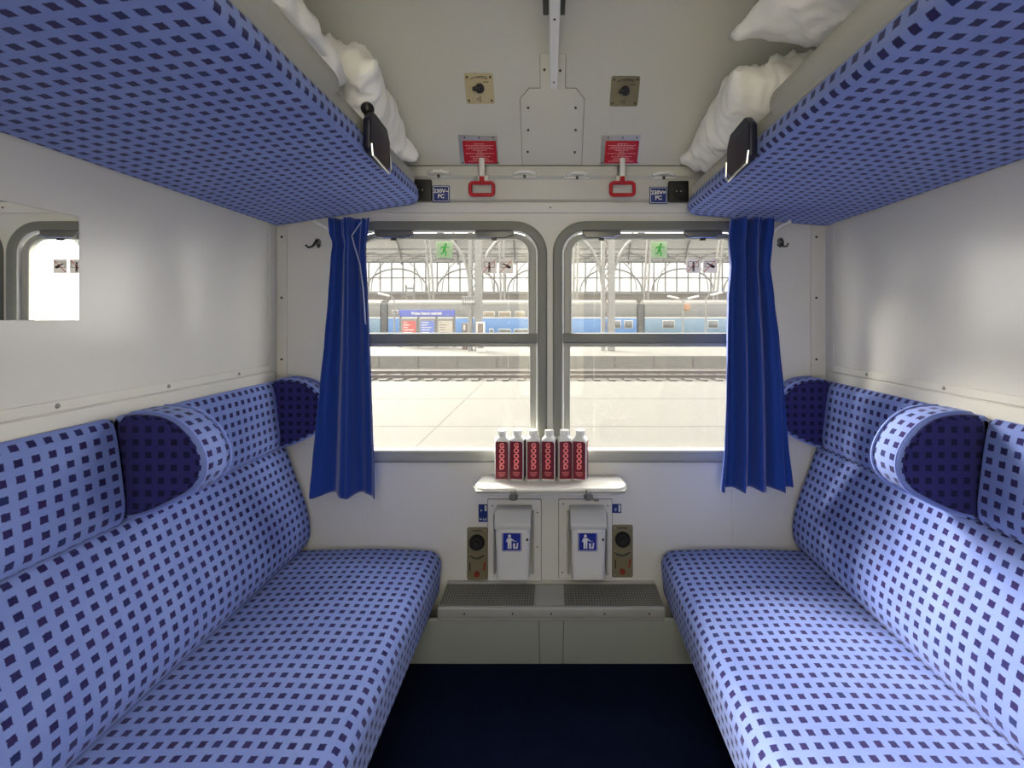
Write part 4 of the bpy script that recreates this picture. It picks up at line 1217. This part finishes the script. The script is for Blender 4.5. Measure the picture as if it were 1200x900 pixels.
# roof: translucent glazed vault with purlins and bracing
def vault(a):           # a from 0 (far eave) to 1 (near eave)
    th = a * PI
    return (YW + .3 - (YW - 4) * (1 - math.cos(th)) / 2, 10.4 + 10 * math.sin(th))
bm = B(); R = []
for i in range(41):
    y_, z_ = vault(i / 40); R.append((bm.verts.new((-75, y_, z_)), bm.verts.new((75, y_, z_))))
for a, b in zip(R, R[1:]): bm.faces.new((a[0], a[1], b[1], b[0]))
rf = struct('hall_roof', bm, 'roof_glass', smooth=60)
sd = rf.modifiers.new('thick', 'SOLIDIFY'); sd.thickness = .02
bm = B(); R = []
for i in range(13):
    y_, z_ = vault(i / 12 * .13); R.append((bm.verts.new((-75, y_ - .1, z_ - .05)), bm.verts.new((75, y_ - .1, z_ - .05))))
for a, b in zip(R, R[1:]): bm.faces.new((a[0], a[1], b[1], b[0]))
bd = obj('eave_boards', bm, 'roof_board', rf, 60)
sd = bd.modifiers.new('thick', 'SOLIDIFY'); sd.thickness = .04
q = B()
for i in [1, 2, 3, 4, 6, 8, 10, 13, 16, 20, 24, 28, 32, 36]:
    y_, z_ = vault(i / 80 if i < 8 else i / 40); box(q, -70, 70, y_ - .10, y_ + .10, z_ - .30, z_ - .08)
obj('purlins', q, 'steel_grey', rf, None)
q = B()
for k in range(-6, 7):
    x = k * 9.4 + 3.4
    tube(q, [(x, vault(i / 30)[0], vault(i / 30)[1] - .35) for i in range(31)], .14, 6)
obj('roof_ribs', q, 'steel_grey', rf, None)
q = B()
for k in range(-12, 13):
    x = k * 4.7 + 3.4
    y0_, z0_ = vault(.004); y1_, z1_ = vault(.06)
    for s in (-1, 1):
        tube(q, [(x, y0_ - .3, z0_ - .1), (x + s * 4.7, y1_ - .3, z1_ - .2)], .07, 5)
obj('bracing', q, 'steel_grey', rf, None)

# lamp posts, poles and boards on the platforms
def lamp_post(px, py0, dd, heads, lb, orange=False):
    y = dd - 1.646; x = (px - CX) * dd / F; zt = CAM.z - (py0 - CY) * dd / F
    t = thing('platform_lamp', lb, 'lamp post', (x, y, PZ), 'platform lamp posts')
    obj('pole', cyl(B(), (x, y, PZ), (x, y, zt), .09, .06, 12), 'steel_pale', t)
    for s in heads:
        q = tube(B(), [(x, y, zt - .1), (x + s * .3, y, zt + .25), (x + s * .6, y, zt + .3)], .05, 6)
        hd = obj('lamp_arm', q, 'steel_pale', t)
        q = box(B(), -.55, .55, -.2, .2, -.10, .10, .06, 2, Matrix.Translation((x + s * 1.0, y, zt + .38)) @ Matrix.Rotation(-s * .25, 4, 'Y'))
        obj('lamp_head', q, 'coach_white', hd)
    if orange:
        obj('signal_box', box(B(), x + .1, x + .65, y - .2, y + .2, zt - .95, zt - .25, .06, 2), 'lamp_orange', t)
    settle(t)
lamp_post(800.5, 353, 46, (-1, 1), 'double headed platform lamp with an orange box, seen through the right window', True)
lamp_post(827, 349, 44, (1,), 'single headed platform lamp next to the right curtain')
lamp_post(462, 350, 44, (-1,), 'single headed platform lamp at the left edge of the left window')

y = 26.0 - 1.646
X = lambda p: (p - CX) * 26 / F
Z = lambda p: CAM.z - (p - CY) * 26 / F
t = thing('departure_board', 'dark grey hanging board beside the tall column in the left window', 'sign', (X(549), y, Z(357)))
q = box(B(), X(542), X(557.5), y - .15, y + .15, Z(356.5), Z(347), .03, 1)
obj('board', q, 'steel_grey', t)
q = B()
for k in range(5): box(q, X(544 + k * 2.6), X(545.6 + k * 2.6), y - .17, y - .145, Z(355), Z(352), .003, 1)
obj('printed_marks', q, 'coach_white', t, None)
obj('pole', cyl(B(), (X(550), y, PZ), (X(550), y, Z(356)), .035, seg=10), 'steel_pale', t)
settle(t)
t = thing('notice_case', 'small white framed notice case with a brown sheet on the far platform', 'notice', (X(565), y, PZ))
obj('case', box(B(), X(560), X(570), y - .6, y - .5, PZ + .02, Z(377), .02, 1), 'coach_white', t)
obj('sheet', box(B(), X(561.7), X(568), y - .62, y - .59, PZ + .25, Z(379), .005, 1), 'poster_brown', t)
settle(t)
t = thing('platform_cabinet', 'small brown cabinet right of the three posters', 'cabinet', (X(537), y + 2, PZ))
obj('cabinet_body', box(B(), X(534), X(540), y + 1.8, y + 2.3, PZ, Z(379), .03, 1), 'poster_brown', t)
obj('cabinet_sign', box(B(), X(536), X(538.6), y + 1.76, y + 1.81, Z(388), Z(381), .01, 1), 'coach_white', t)
settle(t)
dd = 58.0; y = dd - 1.646
X = lambda p: (p - CX) * dd / F
Z = lambda p: CAM.z - (p - CY) * dd / F
t = thing('signal_gantry', 'small grey steel gantry frame above the left coach', 'gantry', (X(480), y, PZ))
for px in (476, 485):
    obj('upright', box(B(), X(px) - .10, X(px) + .10, y - .1, y + .1, -1.25, Z(334), .01, 1), 'steel_grey', t)
for py in (338, 345):
    obj('cross_beam', box(B(), X(475.5), X(485.5), y - .08, y + .08, Z(py) - .12, Z(py) + .12, .01, 1), 'steel_grey', t)
settle(t)

# ================================================================== LIGHT
w = bpy.data.worlds.new('World'); SC.world = w; w.use_nodes = True
nt = w.node_tree; bg = nt.nodes['Background']
tc = nt.nodes.new('ShaderNodeTexCoord'); sp = nt.nodes.new('ShaderNodeSeparateXYZ'); nt.links.new(tc.outputs['Generated'], sp.inputs[0])
rp = nt.nodes.new('ShaderNodeValToRGB'); nt.links.new(sp.outputs['Z'], rp.inputs['Fac'])
rp.color_ramp.elements[0].color = (1.0, .97, .90, 1); rp.color_ramp.elements[1].color = (1, .985, .95, 1)
nt.links.new(rp.outputs['Color'], bg.inputs['Color']); bg.inputs['Strength'].default_value = 8.5
su = bpy.data.lights.new('sun', 'SUN'); su.energy = 30.0; su.angle = math.radians(24); su.color = (1, .93, .80)
so = bpy.data.objects.new('sun', su); COL.objects.link(so)
so.rotation_euler = Vector((.9, -1, -.85)).to_track_quat('-Z', 'Y').to_euler(); so.location = (-20, 20, 30)

# ================================================================== CAMERA
cd = bpy.data.cameras.new('camera'); co = bpy.data.objects.new('camera', cd); COL.objects.link(co)
cd.sensor_width = 36; cd.lens = 36 * F / 1200; cd.shift_x = -(CX - 600) / 1200; cd.shift_y = -(450 - CY) / 1200
cd.clip_start = .02; cd.clip_end = 500
co.location = CAM; co.rotation_euler = (PI / 2, 0, 0)
SC.camera = co

vs_ = SC.view_settings
SC.display_settings.display_device = 'sRGB'
vs_.view_transform = 'Standard'; vs_.look = 'None'; vs_.gamma = 1; vs_.use_curve_mapping = False; vs_.exposure = 0.0
SC.cycles.max_bounces = 14; SC.cycles.diffuse_bounces = 8; SC.cycles.transparent_max_bounces = 24
SC.cycles.use_denoising = True
SC.cycles.sample_clamp_indirect = 8
